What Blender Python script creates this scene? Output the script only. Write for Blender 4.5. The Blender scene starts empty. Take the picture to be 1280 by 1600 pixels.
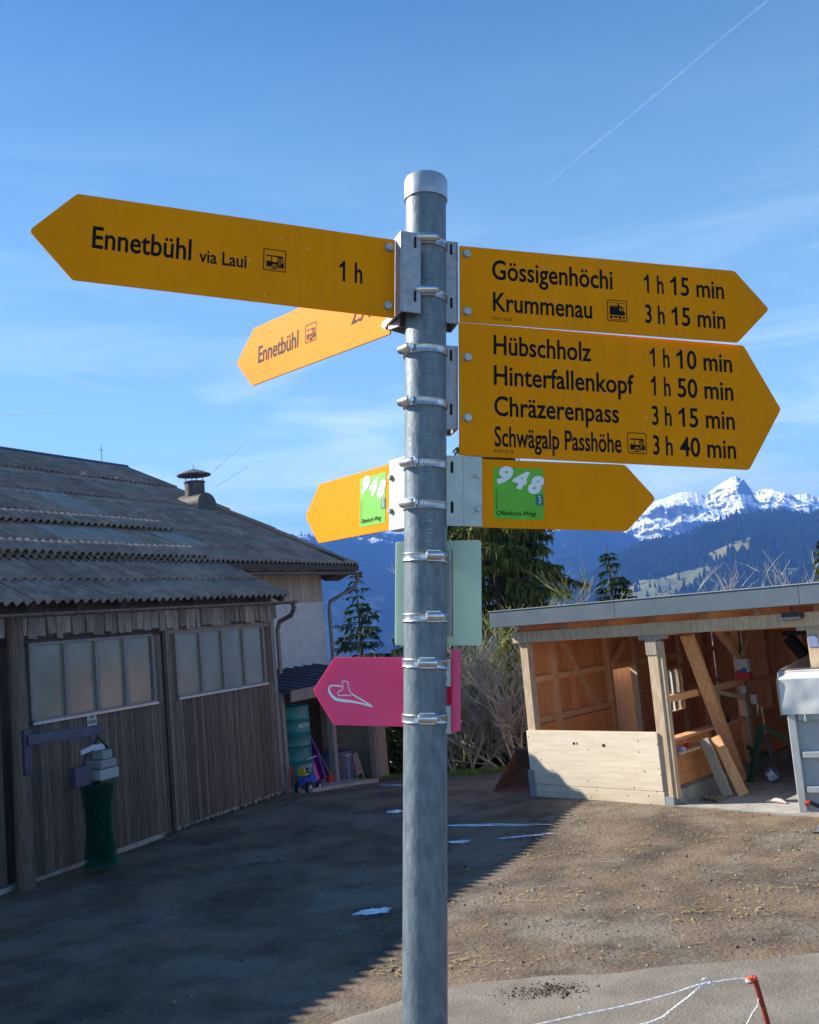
import bpy, bmesh, math, random
import numpy as np
from mathutils import Matrix, Vector, Euler, noise as mn
R = math.radians
SC = bpy.context.scene
COL = SC.collection
random.seed(7)

# ------------------------------------------------------------------ camera
cam = bpy.data.cameras.new('camera')
cam_o = bpy.data.objects.new('camera', cam); COL.objects.link(cam_o); SC.camera = cam_o
cam.sensor_fit = 'HORIZONTAL'; cam.sensor_width = 24.0; cam.lens = 24.0*1530/1280
cam.clip_start = 0.05; cam.clip_end = 40000
pit, rol = R(6.25), R(5.1)
f = Vector((0, math.cos(pit), math.sin(pit))); r0 = Vector((1, 0, 0)); u0 = r0.cross(f)
cr = math.cos(rol)*r0 - math.sin(rol)*u0; cu = math.sin(rol)*r0 + math.cos(rol)*u0
M = Matrix.Identity(4)
for i in range(3): M[i][0] = cr[i]; M[i][1] = cu[i]; M[i][2] = -f[i]
M.translation = (0, 0, 3.0)
cam_o.matrix_world = M

# ------------------------------------------------------------------ sun and sky
SUN_D = Vector((-0.944*math.cos(R(33.2)), 0.3305*math.cos(R(33.2)), math.sin(R(33.2)))).normalized()
sun = bpy.data.lights.new('sun', 'SUN'); sun.energy = 5.0; sun.angle = R(0.5); sun.color = (1.0, 0.92, 0.80)
sun_o = bpy.data.objects.new('sun', sun); COL.objects.link(sun_o)
sun_o.rotation_euler = SUN_D.to_track_quat('Z', 'Y').to_euler()
sun_o.location = (-20, 5, 30)
W = bpy.data.worlds.new('World'); SC.world = W; W.use_nodes = True
nt = W.node_tree; N = nt.nodes; L = nt.links
bg = N['Background']; bg.inputs[1].default_value = 0.051
sky = N.new('ShaderNodeTexSky'); sky.sky_type = 'NISHITA'; sky.sun_disc = False
sky.sun_elevation = R(33.2); sky.sun_rotation = R(-70.7); sky.altitude = 1200
sky.air_density = 1.0; sky.dust_density = 0.25; sky.ozone_density = 2.2
tc = N.new('ShaderNodeTexCoord'); sep = N.new('ShaderNodeSeparateXYZ'); L.new(tc.outputs['Generated'], sep.inputs[0])
mp = N.new('ShaderNodeMapping'); mp.inputs['Scale'].default_value = (2.2, 2.2, 13); mp.inputs['Rotation'].default_value = (0.05, 0.12, 0)
L.new(tc.outputs['Generated'], mp.inputs[0])
nz = N.new('ShaderNodeTexNoise'); nz.inputs['Scale'].default_value = 1.5; nz.inputs['Detail'].default_value = 9; nz.inputs['Roughness'].default_value = 0.55
nz.inputs['Distortion'].default_value = 0.6
L.new(mp.outputs[0], nz.inputs['Vector'])
cr1 = N.new('ShaderNodeValToRGB'); cr1.color_ramp.elements[0].position = 0.46; cr1.color_ramp.elements[1].position = 0.72
L.new(nz.outputs[0], cr1.inputs[0])
el = N.new('ShaderNodeValToRGB'); L.new(sep.outputs[2], el.inputs[0])
e = el.color_ramp.elements; e[0].position = 0.0; e[0].color = (.9, .9, .9, 1); e[1].position = 0.48; e[1].color = (.01, .01, .01, 1)
e2 = e.new(0.12); e2.color = (.72, .72, .72, 1); e3 = e.new(0.28); e3.color = (.16, .16, .16, 1)
mu = N.new('ShaderNodeMath'); mu.operation = 'MULTIPLY'; L.new(cr1.outputs[0], mu.inputs[0]); L.new(el.outputs[0], mu.inputs[1])
mix = N.new('ShaderNodeMixRGB'); L.new(mu.outputs[0], mix.inputs[0]); mix.inputs[2].default_value = (14.5, 15.6, 16.5, 1)
hs = N.new('ShaderNodeHueSaturation'); hs.inputs['Saturation'].default_value = 1.1
tn = N.new('ShaderNodeMixRGB'); tn.blend_type = 'MULTIPLY'; tn.inputs[0].default_value = 1; tn.inputs[2].default_value = (.98, 1.30, 1.46, 1); L.new(sky.outputs[0], tn.inputs[1]); L.new(tn.outputs[0], hs.inputs['Color'])
vl = N.new('ShaderNodeValToRGB'); L.new(sep.outputs[2], vl.inputs[0]); ve = vl.color_ramp.elements
ve[0].position = 0; ve[0].color = (.92, .92, .92, 1); ve[1].position = .62; ve[1].color = (0, 0, 0, 1); v2 = ve.new(.25); v2.color = (.30, .30, .30, 1); v3 = ve.new(.10); v3.color = (.62, .62, .62, 1)
vm_ = N.new('ShaderNodeMixRGB'); L.new(vl.outputs[0], vm_.inputs[0]); L.new(hs.outputs[0], vm_.inputs[1]); vm_.inputs[2].default_value = (7.6, 12.2, 14.0, 1)
L.new(vm_.outputs[0], mix.inputs[1]); L.new(mix.outputs[0], bg.inputs[0])
SC.view_settings.view_transform = 'Standard'; SC.view_settings.look = 'None'
SC.view_settings.gamma = 1; SC.view_settings.use_curve_mapping = False
SC.view_settings.exposure = 1.14
SC.cycles.volume_bounces = 0

# ------------------------------------------------------------------ materials
def mat(name, c1, c2=None, rough=0.7, metal=0.0, scale=6.0, stretch=(1, 1, 1), bump=0.0, bscale=None, objvar=0.0, spec=0.5, detail=6, contrast=(0.35, 0.65)):
    m = bpy.data.materials.new(name); m.use_nodes = True
    n = m.node_tree.nodes; l = m.node_tree.links; b = n['Principled BSDF']
    b.inputs['Roughness'].default_value = rough; b.inputs['Metallic'].default_value = metal
    b.inputs['Specular IOR Level'].default_value = spec
    t = n.new('ShaderNodeNewGeometry'); mp = n.new('ShaderNodeMapping'); mp.inputs['Scale'].default_value = stretch
    l.new(t.outputs['Position'], mp.inputs[0])
    nz = n.new('ShaderNodeTexNoise'); nz.inputs['Scale'].default_value = scale; nz.inputs['Detail'].default_value = detail
    nz.inputs['Roughness'].default_value = 0.6
    l.new(mp.outputs[0], nz.inputs['Vector'])
    rp = n.new('ShaderNodeValToRGB'); rp.color_ramp.elements[0].position = contrast[0]; rp.color_ramp.elements[1].position = contrast[1]
    rp.color_ramp.elements[0].color = (*c1, 1); rp.color_ramp.elements[1].color = (*(c2 or c1), 1)
    l.new(nz.outputs[0], rp.inputs[0]); out = rp.outputs[0]
    if objvar:
        oi = n.new('ShaderNodeObjectInfo'); mr = n.new('ShaderNodeMapRange'); mr.inputs[3].default_value = 1-objvar; mr.inputs[4].default_value = 1+objvar
        l.new(oi.outputs['Random'], mr.inputs[0])
        hv = n.new('ShaderNodeHueSaturation'); l.new(mr.outputs[0], hv.inputs['Value']); l.new(out, hv.inputs['Color']); out = hv.outputs[0]
        ad = n.new('ShaderNodeVectorMath'); ad.operation = 'ADD'; cx = n.new('ShaderNodeCombineXYZ')
        ml = n.new('ShaderNodeMath'); ml.operation = 'MULTIPLY'; ml.inputs[1].default_value = 37.0
        l.new(oi.outputs['Random'], ml.inputs[0])
        for i in range(3): l.new(ml.outputs[0], cx.inputs[i])
        l.new(mp.outputs[0], ad.inputs[0]); l.new(cx.outputs[0], ad.inputs[1]); l.new(ad.outputs[0], nz.inputs['Vector'])
    l.new(out, b.inputs['Base Color'])
    if bump:
        bp = n.new('ShaderNodeBump'); bp.inputs['Strength'].default_value = bump; bp.inputs['Distance'].default_value = 0.02
        if bscale:
            n2 = n.new('ShaderNodeTexNoise'); n2.inputs['Scale'].default_value = bscale; n2.inputs['Detail'].default_value = 8
            l.new(mp.outputs[0], n2.inputs['Vector']); l.new(n2.outputs[0], bp.inputs['Height'])
        else: l.new(nz.outputs[0], bp.inputs['Height'])
        l.new(bp.outputs[0], b.inputs['Normal'])
    m['out'] = ''
    return m
def nodes(m): return m.node_tree.nodes, m.node_tree.links, m.node_tree.nodes['Principled BSDF']

galv = mat('galvanised_steel', (.075, .108, .138), (.195, .242, .272), rough=.5, metal=.22, scale=95, stretch=(1, 1, .4), bump=.14, contrast=(.25, .76))
galv_cap = mat('galvanised_cap', (.36, .39, .42), (.48, .51, .54), rough=.4, metal=.5, scale=40)
alu = mat('cast_aluminium', (.28, .29, .33), (.38, .39, .43), rough=.5, metal=.3, scale=90)
plate_grey = mat('pale_zinc_plate', (.38, .42, .40), (.50, .54, .51), rough=.5, metal=.2, scale=35)
bolt_m = mat('zinc_bolt', (.30, .29, .26), (.44, .43, .39), rough=.35, metal=.75, scale=80)
clamp_m = mat('stainless_clamp', (.50, .52, .54), (.68, .70, .70), rough=.32, metal=.9, scale=60)
dark_slot = mat('dark_slot', (.01, .01, .012), rough=.9)
yellow = mat('hiking_sign_yellow', (.76, .255, .0), (.85, .29, .002), rough=.55, scale=5, bump=.02, bscale=500, spec=.06, contrast=(.25, .6))
black = mat('sign_black_print', (.008, .008, .010), rough=.6, spec=.1)
green_m = mat('route_field_green', (.10, .42, .008), (.12, .47, .012), rough=.5, scale=30)
white_p = mat('white_print', (.78, .80, .82), rough=.5)
teal = mat('teal_emblem_field', (.0, .17, .12), rough=.5)
pink = mat('magenta_sign_paint', (.93, .09, .25), (.96, .11, .28), rough=.45, scale=10, spec=.3)
white_pl = mat('white_plastic_plate', (.70, .78, .72), (.76, .83, .76), rough=.4, scale=8)
rust = mat('brown_stain', (.12, .08, .04), rough=.8)
ghost = mat('faint_pipe_stencil', (.27, .33, .35), (.12, .17, .20), rough=.55, metal=.2, scale=70)

bwood = mat('weathered_barn_wood', (.075, .052, .042), (.185, .138, .112), rough=.85, scale=5, stretch=(14, 14, .7), bump=.5, objvar=.35)
bdark = mat('dark_barn_timber', (.045, .035, .03), (.08, .065, .055), rough=.9, scale=5, stretch=(8, 8, .8), bump=.3)
bgrey = mat('grey_frame_wood', (.17, .15, .14), (.27, .25, .24), rough=.8, scale=6, stretch=(8, 8, 1), bump=.2)
fringe_m = mat('silvered_fascia_board', (.15, .12, .10), (.32, .28, .25), rough=.85, scale=5, stretch=(10, 10, .8), bump=.4, objvar=.35)
sheet_m = mat('fibre_cement_sheet', (.165, .125, .105), (.30, .24, .20), rough=.8, scale=3.0, stretch=(1, 1, 1), bump=.3, bscale=60, objvar=.16)
n, l, b = nodes(sheet_m)          # lichen spots
src = b.inputs['Base Color'].links[0].from_socket
t = n.new('ShaderNodeNewGeometry'); z1 = n.new('ShaderNodeTexNoise'); z1.inputs['Scale'].default_value = 1.1; z1.inputs['Detail'].default_value = 10; z1.inputs['Roughness'].default_value = .75
l.new(t.outputs['Position'], z1.inputs['Vector']); rp = n.new('ShaderNodeValToRGB'); rp.color_ramp.elements[0].position = .675; rp.color_ramp.elements[1].position = .70
l.new(z1.outputs[0], rp.inputs[0]); mx = n.new('ShaderNodeMixRGB'); l.new(rp.outputs[0], mx.inputs[0]); l.new(src, mx.inputs[1]); mx.inputs[2].default_value = (.42, .30, .04, 1)
l.new(mx.outputs[0], b.inputs['Base Color'])
sheet_l = mat('pale_translucent_sheet', (.22, .21, .20), (.31, .30, .29), rough=.75, scale=4, bump=.1)
sheet_r = mat('reddish_sheet', (.19, .14, .135), (.27, .20, .195), rough=.75, scale=4, bump=.1)
gut = mat('gutter_metal', (.13, .11, .10), (.22, .19, .18), rough=.5, metal=.5, scale=10)
blk_wall = mat('painted_block', (.42, .43, .43), (.50, .51, .51), rough=.85, scale=12, bump=.2, objvar=.04)
leanroof = mat('blue_black_roofing', (.035, .035, .06), (.07, .07, .11), rough=.6, scale=4)
glass_m = mat('dusty_window_glass', (.17, .19, .165), (.25, .265, .225), rough=.22, scale=1.3, spec=.5)
concrete = mat('concrete', (.26, .25, .235), (.40, .385, .36), rough=.9, scale=5, bump=.3, bscale=60)

owood = mat('fresh_spruce_timber', (.66, .31, .14), (.80, .46, .24), rough=.7, scale=4, stretch=(6, 6, 1), bump=.15, objvar=.12)
oplank = mat('orange_board', (.68, .245, .085), (.82, .37, .15), rough=.7, scale=4, stretch=(9, 9, .8), bump=.15, objvar=.18)
pwood = mat('pale_sunbleached_timber', (.43, .31, .19), (.60, .47, .33), rough=.75, scale=4, stretch=(6, 6, 1.2), bump=.15)
panel_m = mat('pale_three_ply_panel', (.70, .60, .44), (.80, .71, .57), rough=.7, scale=2.2, stretch=(1, 1, 9), bump=.1)
n, l, b = nodes(panel_m)      # knots
src = b.inputs['Base Color'].links[0].from_socket
t = n.new('ShaderNodeNewGeometry'); vo = n.new('ShaderNodeTexVoronoi'); vo.inputs['Scale'].default_value = 8; vo.inputs['Randomness'].default_value = 1
l.new(t.outputs['Position'], vo.inputs['Vector']); rp = n.new('ShaderNodeValToRGB'); rp.color_ramp.elements[0].position = .06; rp.color_ramp.elements[1].position = .16
l.new(vo.outputs['Distance'], rp.inputs[0]); mx = n.new('ShaderNodeMixRGB'); l.new(rp.outputs[0], mx.inputs[0]); mx.inputs[1].default_value = (.26, .13, .06, 1); l.new(src, mx.inputs[2])
sp = n.new('ShaderNodeSeparateXYZ'); l.new(t.outputs['Position'], sp.inputs[0]); mr = n.new('ShaderNodeMapRange'); mr.inputs[1].default_value = 0; mr.inputs[2].default_value = .55; mr.inputs[3].default_value = .62; mr.inputs[4].default_value = -.05; l.new(sp.outputs[2], mr.inputs[0])
nn = n.new('ShaderNodeTexNoise'); nn.inputs['Scale'].default_value = 3.5; nn.inputs['Detail'].default_value = 8; l.new(t.outputs['Position'], nn.inputs['Vector']); mm = n.new('ShaderNodeMath'); mm.operation = 'MULTIPLY'; mm.use_clamp = True; l.new(mr.outputs[0], mm.inputs[0]); l.new(nn.outputs[0], mm.inputs[1])
m2 = n.new('ShaderNodeMixRGB'); l.new(mm.outputs[0], m2.inputs[0]); l.new(mx.outputs[0], m2.inputs[1]); m2.inputs[2].default_value = (.26, .17, .09, 1); l.new(m2.outputs[0], b.inputs['Base Color'])
gwood = mat('grey_board', (.26, .21, .17), (.40, .34, .28), rough=.8, scale=5, stretch=(8, 8, .8), bump=.2, objvar=.15)
fascia_m = mat('grey_metal_fascia', (.095, .13, .165), (.12, .155, .19), rough=.45, metal=.2, scale=3)
tarp_m = mat('grey_tarpaulin', (.60, .62, .61), (.68, .70, .69), rough=.4, scale=4, bump=.15, bscale=5)
trail_m = mat('trailer_grey_panel', (.34, .38, .40), (.42, .46, .48), rough=.45, scale=3, metal=.2)
rail_m = mat('trailer_rail', (.44, .47, .46), (.52, .55, .54), rough=.5, scale=5, metal=.2)

def translucent(m, col, fac):
    n, l, b = nodes(m); t = n.new('ShaderNodeBsdfTranslucent'); t.inputs[0].default_value = (*col, 1); mx = n.new('ShaderNodeMixShader'); mx.inputs[0].default_value = fac
    l.new(b.outputs[0], mx.inputs[1]); l.new(t.outputs[0], mx.inputs[2]); l.new(mx.outputs[0], n['Material Output'].inputs[0])
n, l, b = nodes(yellow); src = b.inputs['Base Color'].links[0].from_socket; t = n.new('ShaderNodeNewGeometry'); mp_ = n.new('ShaderNodeMapping'); mp_.inputs['Scale'].default_value = (40, 40, 6); l.new(t.outputs['Position'], mp_.inputs[0])
z1 = n.new('ShaderNodeTexNoise'); z1.inputs['Scale'].default_value = 1.2; z1.inputs['Detail'].default_value = 9; z1.inputs['Roughness'].default_value = .7; l.new(mp_.outputs[0], z1.inputs['Vector']); rp = n.new('ShaderNodeValToRGB'); rp.color_ramp.elements[0].position = .5; rp.color_ramp.elements[1].position = .8; rp.color_ramp.elements[1].color = (.35, .35, .35, 1); l.new(z1.outputs[0], rp.inputs[0])
mx = n.new('ShaderNodeMixRGB'); l.new(rp.outputs[0], mx.inputs[0]); l.new(src, mx.inputs[1]); mx.inputs[2].default_value = (.42, .19, .02, 1)
vo = n.new('ShaderNodeTexVoronoi'); vo.inputs['Scale'].default_value = 26; l.new(t.outputs['Position'], vo.inputs['Vector']); r2 = n.new('ShaderNodeValToRGB'); r2.color_ramp.elements[0].position = .03; r2.color_ramp.elements[0].color = (.5, .5, .5, 1); r2.color_ramp.elements[1].position = .05; r2.color_ramp.elements[1].color = (0, 0, 0, 1); l.new(vo.outputs['Distance'], r2.inputs[0])
m2 = n.new('ShaderNodeMixRGB'); l.new(r2.outputs[0], m2.inputs[0]); l.new(mx.outputs[0], m2.inputs[1]); m2.inputs[2].default_value = (.75, .60, .35, 1); l.new(m2.outputs[0], b.inputs['Base Color'])
translucent(white_pl, (.66, .84, .66), .5); translucent(pink, (1.0, .13, .32), .3)
leaf_m = mat('pale_grey_door_board', (.36, .38, .38), (.50, .52, .52), rough=.8, scale=5, stretch=(8, 8, .8), bump=.2, objvar=.1)
# ------------------------------------------------------------------ mesh helpers
class MB:
    def __init__(s): s.v = []; s.f = []; s.mi = []; s.k = 0
    def add(s, vs, fs):
        o = len(s.v); s.v += [tuple(p) for p in vs]; s.f += [tuple(i+o for i in q) for q in fs]; s.mi += [s.k]*len(fs); return s
    def box(s, x0, x1, y0, y1, z0, z1):
        return s.add([(x, y, z) for z in (z0, z1) for y in (y0, y1) for x in (x0, x1)], [(0, 2, 3, 1), (4, 5, 7, 6), (0, 1, 5, 4), (2, 6, 7, 3), (0, 4, 6, 2), (1, 3, 7, 5)])
    def prism(s, poly, y0, y1):         # polygon in x,z extruded along y
        n = len(poly); vs = [(x, y0, z) for x, z in poly]+[(x, y1, z) for x, z in poly]
        return s.add(vs, [tuple(range(n)), tuple(range(2*n-1, n-1, -1))]+[(i, i+n, (i+1) % n+n, (i+1) % n) for i in range(n)])
    def prism_x(s, poly, x0, x1):       # polygon in y,z extruded along x
        n = len(poly); vs = [(x0, y, z) for y, z in poly]+[(x1, y, z) for y, z in poly]
        return s.add(vs, [tuple(range(n)), tuple(range(2*n-1, n-1, -1))]+[(i, i+n, (i+1) % n+n, (i+1) % n) for i in range(n)])
    def flat(s, poly, y): return s.add([(x, y, z) for x, z in poly], [tuple(range(len(poly)))])
    def beam(s, p, q, w, h, up=(0, 0, 1)):
        p, q = Vector(p), Vector(q); d = (q-p).normalized(); u = Vector(up)
        if abs(d.dot(u)) > .98: u = Vector((0, 1, 0))
        a = d.cross(u).normalized(); b = a.cross(d).normalized()
        vs = [c+a*(w/2*i)+b*(h/2*j) for c in (p, q) for i, j in ((-1, -1), (1, -1), (1, 1), (-1, 1))]
        return s.add(vs, [(0, 1, 2, 3), (7, 6, 5, 4)]+[(i, i+4, (i+1) % 4+4, (i+1) % 4) for i in range(4)])
    def tube(s, pts, r, n=8, cap=True):
        pts = [Vector(p) for p in pts]; rs = r if isinstance(r, (list, tuple)) else [r]*len(pts); o = len(s.v); vs = []; fs = []
        up = Vector((0, 0, 1))
        for i, p in enumerate(pts):
            d = (pts[min(i+1, len(pts)-1)]-pts[max(i-1, 0)]).normalized()
            u = up if abs(d.dot(up)) < .9 else Vector((0, 1, 0))
            a = d.cross(u).normalized(); b = a.cross(d)
            vs += [p+(a*math.cos(2*math.pi*k/n)+b*math.sin(2*math.pi*k/n))*rs[i] for k in range(n)]
        for i in range(len(pts)-1):
            fs += [(i*n+k, i*n+(k+1) % n, (i+1)*n+(k+1) % n, (i+1)*n+k) for k in range(n)]
        if cap: fs += [tuple(range(n-1, -1, -1)), tuple(range((len(pts)-1)*n, len(pts)*n))]
        return s.add(vs, fs)
    def lathe(s, prof, n=24, c=(0, 0, 0)):
        vs = [(c[0]+r*math.cos(2*math.pi*k/n), c[1]+r*math.sin(2*math.pi*k/n), c[2]+z) for r, z in prof for k in range(n)]
        fs = [(i*n+k, i*n+(k+1) % n, (i+1)*n+(k+1) % n, (i+1)*n+k) for i in range(len(prof)-1) for k in range(n)]
        fs += [tuple(range(n-1, -1, -1)), tuple(range((len(prof)-1)*n, len(prof)*n))]
        return s.add(vs, fs)
    def xf(s, m): s.v = [tuple(m @ Vector(p)) for p in s.v]; return s
    def mesh(s, name, mats, smooth=False, fix=True):
        me = bpy.data.meshes.new(name); me.from_pydata(s.v, [], s.f)
        for m in (mats if isinstance(mats, (list, tuple)) else [mats]): me.materials.append(m)
        if s.k or any(s.mi): me.polygons.foreach_set('material_index', s.mi)
        if fix and len(s.f) < 60000:
            bm = bmesh.new(); bm.from_mesh(me); bmesh.ops.recalc_face_normals(bm, faces=bm.faces); bm.to_mesh(me); bm.free()
        if smooth:
            me.polygons.foreach_set('use_smooth', [True]*len(me.polygons))
            try: me.set_sharp_from_angle(angle=R(38))
            except Exception: pass
        me.update(); return me
    def build(s, name, mats, parent=None, smooth=False, fix=True, bevel=0, label=None):
        return link(name, s.mesh(name, mats, smooth, fix), parent, bevel=bevel, label=label)
def link(name, me, parent=None, loc=(0, 0, 0), rot=(0, 0, 0), sc=(1, 1, 1), bevel=0, label=None):
    o = bpy.data.objects.new(name, me); COL.objects.link(o); o.parent = parent; o.location = loc; o.rotation_euler = rot; o.scale = sc
    if bevel:
        md = o.modifiers.new('edge', 'BEVEL'); md.width = bevel; md.segments = 2; md.limit_method = 'ANGLE'
    if label: o['label'] = label
    return o
def tag(o, label=None, cat=None, group=None, kind=None):
    if label: o['label'] = label
    if cat: o['category'] = cat
    if group: o['group'] = group
    if kind: o['kind'] = kind
    return o
def thing(name, label, cat, m=None, group=None, loc=None, rz=0):
    o = bpy.data.objects.new(name, None); COL.objects.link(o); o.empty_display_size = .1
    if m is not None: o.matrix_world = m
    else: o.location = loc; o.rotation_euler = (0, 0, rz)
    return tag(o, label, cat, group)
def frame(o, x, y, z):
    m = Matrix.Identity(4)
    for i in range(3): m[i][0] = x[i]; m[i][1] = y[i]; m[i][2] = z[i]
    m.translation = o; return m
UNIT = MB().box(0, 1, 0, 1, 0, 1)
_uc = {}
def unit(m):
    if m.name not in _uc: _uc[m.name] = UNIT.mesh('board', m)
    return _uc[m.name]
def planks(parent, x0, x1, z0, z1, w, y, th, m, name='plank', gap=.005, jit=.004, zj=0.0, zf=None):
    n = max(1, round((x1-x0)/w)); w = (x1-x0)/n
    for i in range(n):
        a = z0(x0+w*(i+.5)) if callable(z0) else z0
        link(name, unit(m), parent, (x0+w*i+gap/2, y+random.uniform(-jit, jit), a+random.uniform(-zj, zj)), (0, 0, 0), (w-gap, th, (z1-a)))
def rounded(poly, r, k=4):
    out = []; n = len(poly)
    for i in range(n):
        p = Vector(poly[i]); a = (Vector(poly[i-1])-p); b = (Vector(poly[(i+1) % n])-p)
        rr = r[i] if isinstance(r, (list, tuple)) else r
        if rr <= 0: out.append(tuple(p)); continue
        ang = a.angle(b); d = rr/math.tan(ang/2); s = p+a.normalized()*d; t = p+b.normalized()*d
        for j in range(k+1):
            u = j/k; q = s*(1-u)**2+p*2*u*(1-u)+t*u*u; out.append(tuple(q))
    return out
_tc = {}
def glyphs(txt, bold=0, shear=0):
    key = (txt, bold, shear)
    if key not in _tc:
        c = bpy.data.curves.new('lettering', 'FONT'); c.body = txt; c.size = 1; c.resolution_u = 3; c.offset = bold; c.shear = shear; c.fill_mode = 'FRONT'
        o = bpy.data.objects.new('lettering', c); COL.objects.link(o); bpy.context.view_layer.update()
        me = o.to_mesh(); vs = [v.co.copy() for v in me.vertices]; fs = [tuple(p.vertices) for p in me.polygons]
        o.to_mesh_clear()
        if '1' in txt:          # give every figure one its flag
            def wid(t_):
                c.body = t_; bpy.context.view_layer.update(); m_ = o.to_mesh(); q = [v.co.x for v in m_.vertices]; r = (min(q), max(q)) if q else (0, 0); o.to_mesh_clear(); return r
            w1 = wid('1'); w1 = w1[1]-w1[0]; k0 = len(vs)
            for i, ch in enumerate(txt):
                if ch == '1':
                    xr = wid(txt[:i+1])[1]; xl = xr-w1; z0_ = len(vs); hp = .682+bold
                    vs += [Vector((xl+w1*.9, hp, 0)), Vector((xl-.17, hp-.16, 0)), Vector((xl-.17, hp-.16-w1*.95, 0)), Vector((xl+w1*.2, hp-w1*1.25-.03, 0))]; fs.append((z0_, z0_+1, z0_+2, z0_+3))
        bpy.data.objects.remove(o); bpy.data.curves.remove(c); _tc[key] = (vs, fs)
    return _tc[key]
CAP = .682
def put_text(mb, txt, x0, x1, zb, cap, y, bold=.014, shear=0, rot=0, zb1=None):
    vs, fs = glyphs(txt, bold, shear); a = min(v.x for v in vs); b = max(v.x for v in vs); sx = (x1-x0)/(b-a); sz = cap/CAP; ca, sa = math.cos(rot), math.sin(rot)
    out = []
    for v in vs:
        X = (v.x-a)*sx; Z = v.y*sz; out.append((x0+X*ca-Z*sa, y, zb+X*sa+Z*ca))
    mb.add(out, fs)

# ------------------------------------------------------------------ ground shape
BU = Vector((.4285, .9035, 0)); BN = Vector((.9035, -.4285, 0)); BO = Vector((-5.383, 13.374, 0))
def sm(a, b, x):
    t = min(1, max(0, (x-a)/(b-a))); return t*t*(3-2*t)
def zg(x, y):
    s = (x-BO.x)*BU.x+(y-BO.y)*BU.y
    z = -.11*max(0, min(s, 10.5)-6)
    r = math.hypot(x, y)
    if y > 22.6: z -= .42*(y-22.6)*(1-sm(40, 200, y)*.45)
    z += (1.38+0*r)*(1-sm(1.6, 5.2, y))
    return z
def ground_mesh():
    xs = sorted(set([round(v, 2) for v in np.arange(-9, 9.01, .25)]+[-150, -90, -60, -40, -28, -20, -16, -13, -11, 11, 13, 16, 20, 28, 40, 60, 90, 150]))
    ys = sorted(set([round(v, 2) for v in np.arange(-1, 25.01, .25)]+[-40, -20, -10, -5, -2, 27, 30, 35, 40, 50, 65, 85, 110, 150, 200, 260, 330]))
    b = MB(); n = len(xs)
    vs = [(x, y, zg(x, y)+.035*mn.noise(Vector((x*.5, y*.5, 0)))+.012*mn.noise(Vector((x*2.1, y*2.1, 3)))) for y in ys for x in xs]
    fs = [(j*n+i, j*n+i+1, (j+1)*n+i+1, (j+1)*n+i) for j in range(len(ys)-1) for i in range(n-1)]
    return b.add(vs, fs)
soil = mat('packed_farmyard_soil', (.050, .033, .020), (.195, .137, .088), rough=.95, scale=1.1, bump=1.0, bscale=22, contrast=(.36, .64), detail=12)
n, l, b = nodes(soil)
src = b.inputs['Base Color'].links[0].from_socket
t = n.new('ShaderNodeNewGeometry')
def addmix(scale, p0, p1, col, vec=None, detail=4, fac=1.0, voronoi=False):
    global src
    z1 = n.new('ShaderNodeTexNoise'); z1.inputs['Scale'].default_value = scale; z1.inputs['Detail'].default_value = detail; z1.inputs['Roughness'].default_value = .7
    l.new(t.outputs['Position'], z1.inputs['Vector']); rp = n.new('ShaderNodeValToRGB'); rp.color_ramp.elements[0].position = p0; rp.color_ramp.elements[1].position = p1
    rp.color_ramp.elements[1].color = (fac, fac, fac, 1)
    l.new(z1.outputs[0], rp.inputs[0]); mx = n.new('ShaderNodeMixRGB'); l.new(rp.outputs[0], mx.inputs[0]); l.new(src, mx.inputs[1]); mx.inputs[2].default_value = (*col, 1); src = mx.outputs[0]
addmix(38, .52, .66, (.23, .20, .155), detail=6, fac=.75)
addmix(22, .55, .72, (.06, .045, .035), detail=8, fac=.8)
addmix(.6, .5, .60, (.21, .183, .143), detail=12, fac=.7)
addmix(1.3, .58, .68, (.24, .145, .05), detail=10, fac=.55)
l.new(src, b.inputs['Base Color'])
yard = ground_mesh().build('yard_ground', soil, smooth=True, fix=False); tag(yard, 'brown packed farmyard soil with gravel and straw', kind='structure')

# pale concrete track nearest the camera
conc_tr = mat('worn_pale_track', (.155, .135, .105), (.235, .208, .168), rough=.95, scale=2.5, bump=.5, bscale=40, detail=12)
n, l, b = nodes(conc_tr); src = b.inputs['Base Color'].links[0].from_socket; t = n.new('ShaderNodeNewGeometry')
addmix(30, .54, .68, (.16, .13, .10), detail=8, fac=.75); addmix(1.2, .52, .66, (.17, .14, .11), detail=9, fac=.65)
l.new(src, b.inputs['Base Color'])
tb = MB(); xs = np.arange(-1.6, 9.01, .2); rows = 26; vs = []
for j in range(rows):
    for x in xs:
        far = 8.5+.02*mn.noise(Vector((x*17, 5, 0)))+.10*mn.noise(Vector((x*1.1, 0, 0)))+.03*mn.noise(Vector((x*6, 2, 0)))-.75*max(0, -.1-x)**1.2
        y = 4.6+(far-4.6)*j/(rows-1); h = .02 if j < rows-1 else -.03
        vs.append((x, y, zg(x, y)+.035*mn.noise(Vector((x*.5, y*.5, 0)))+.012*mn.noise(Vector((x*2.1, y*2.1, 3)))+h))
n_ = len(xs); tb.add(vs, [(j*n_+i, j*n_+i+1, (j+1)*n_+i+1, (j+1)*n_+i) for j in range(rows-1) for i in range(n_-1)])
tag(tb.build('track', conc_tr, smooth=True, fix=False), 'pale worn concrete track along the bottom of the yard', kind='structure')

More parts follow.
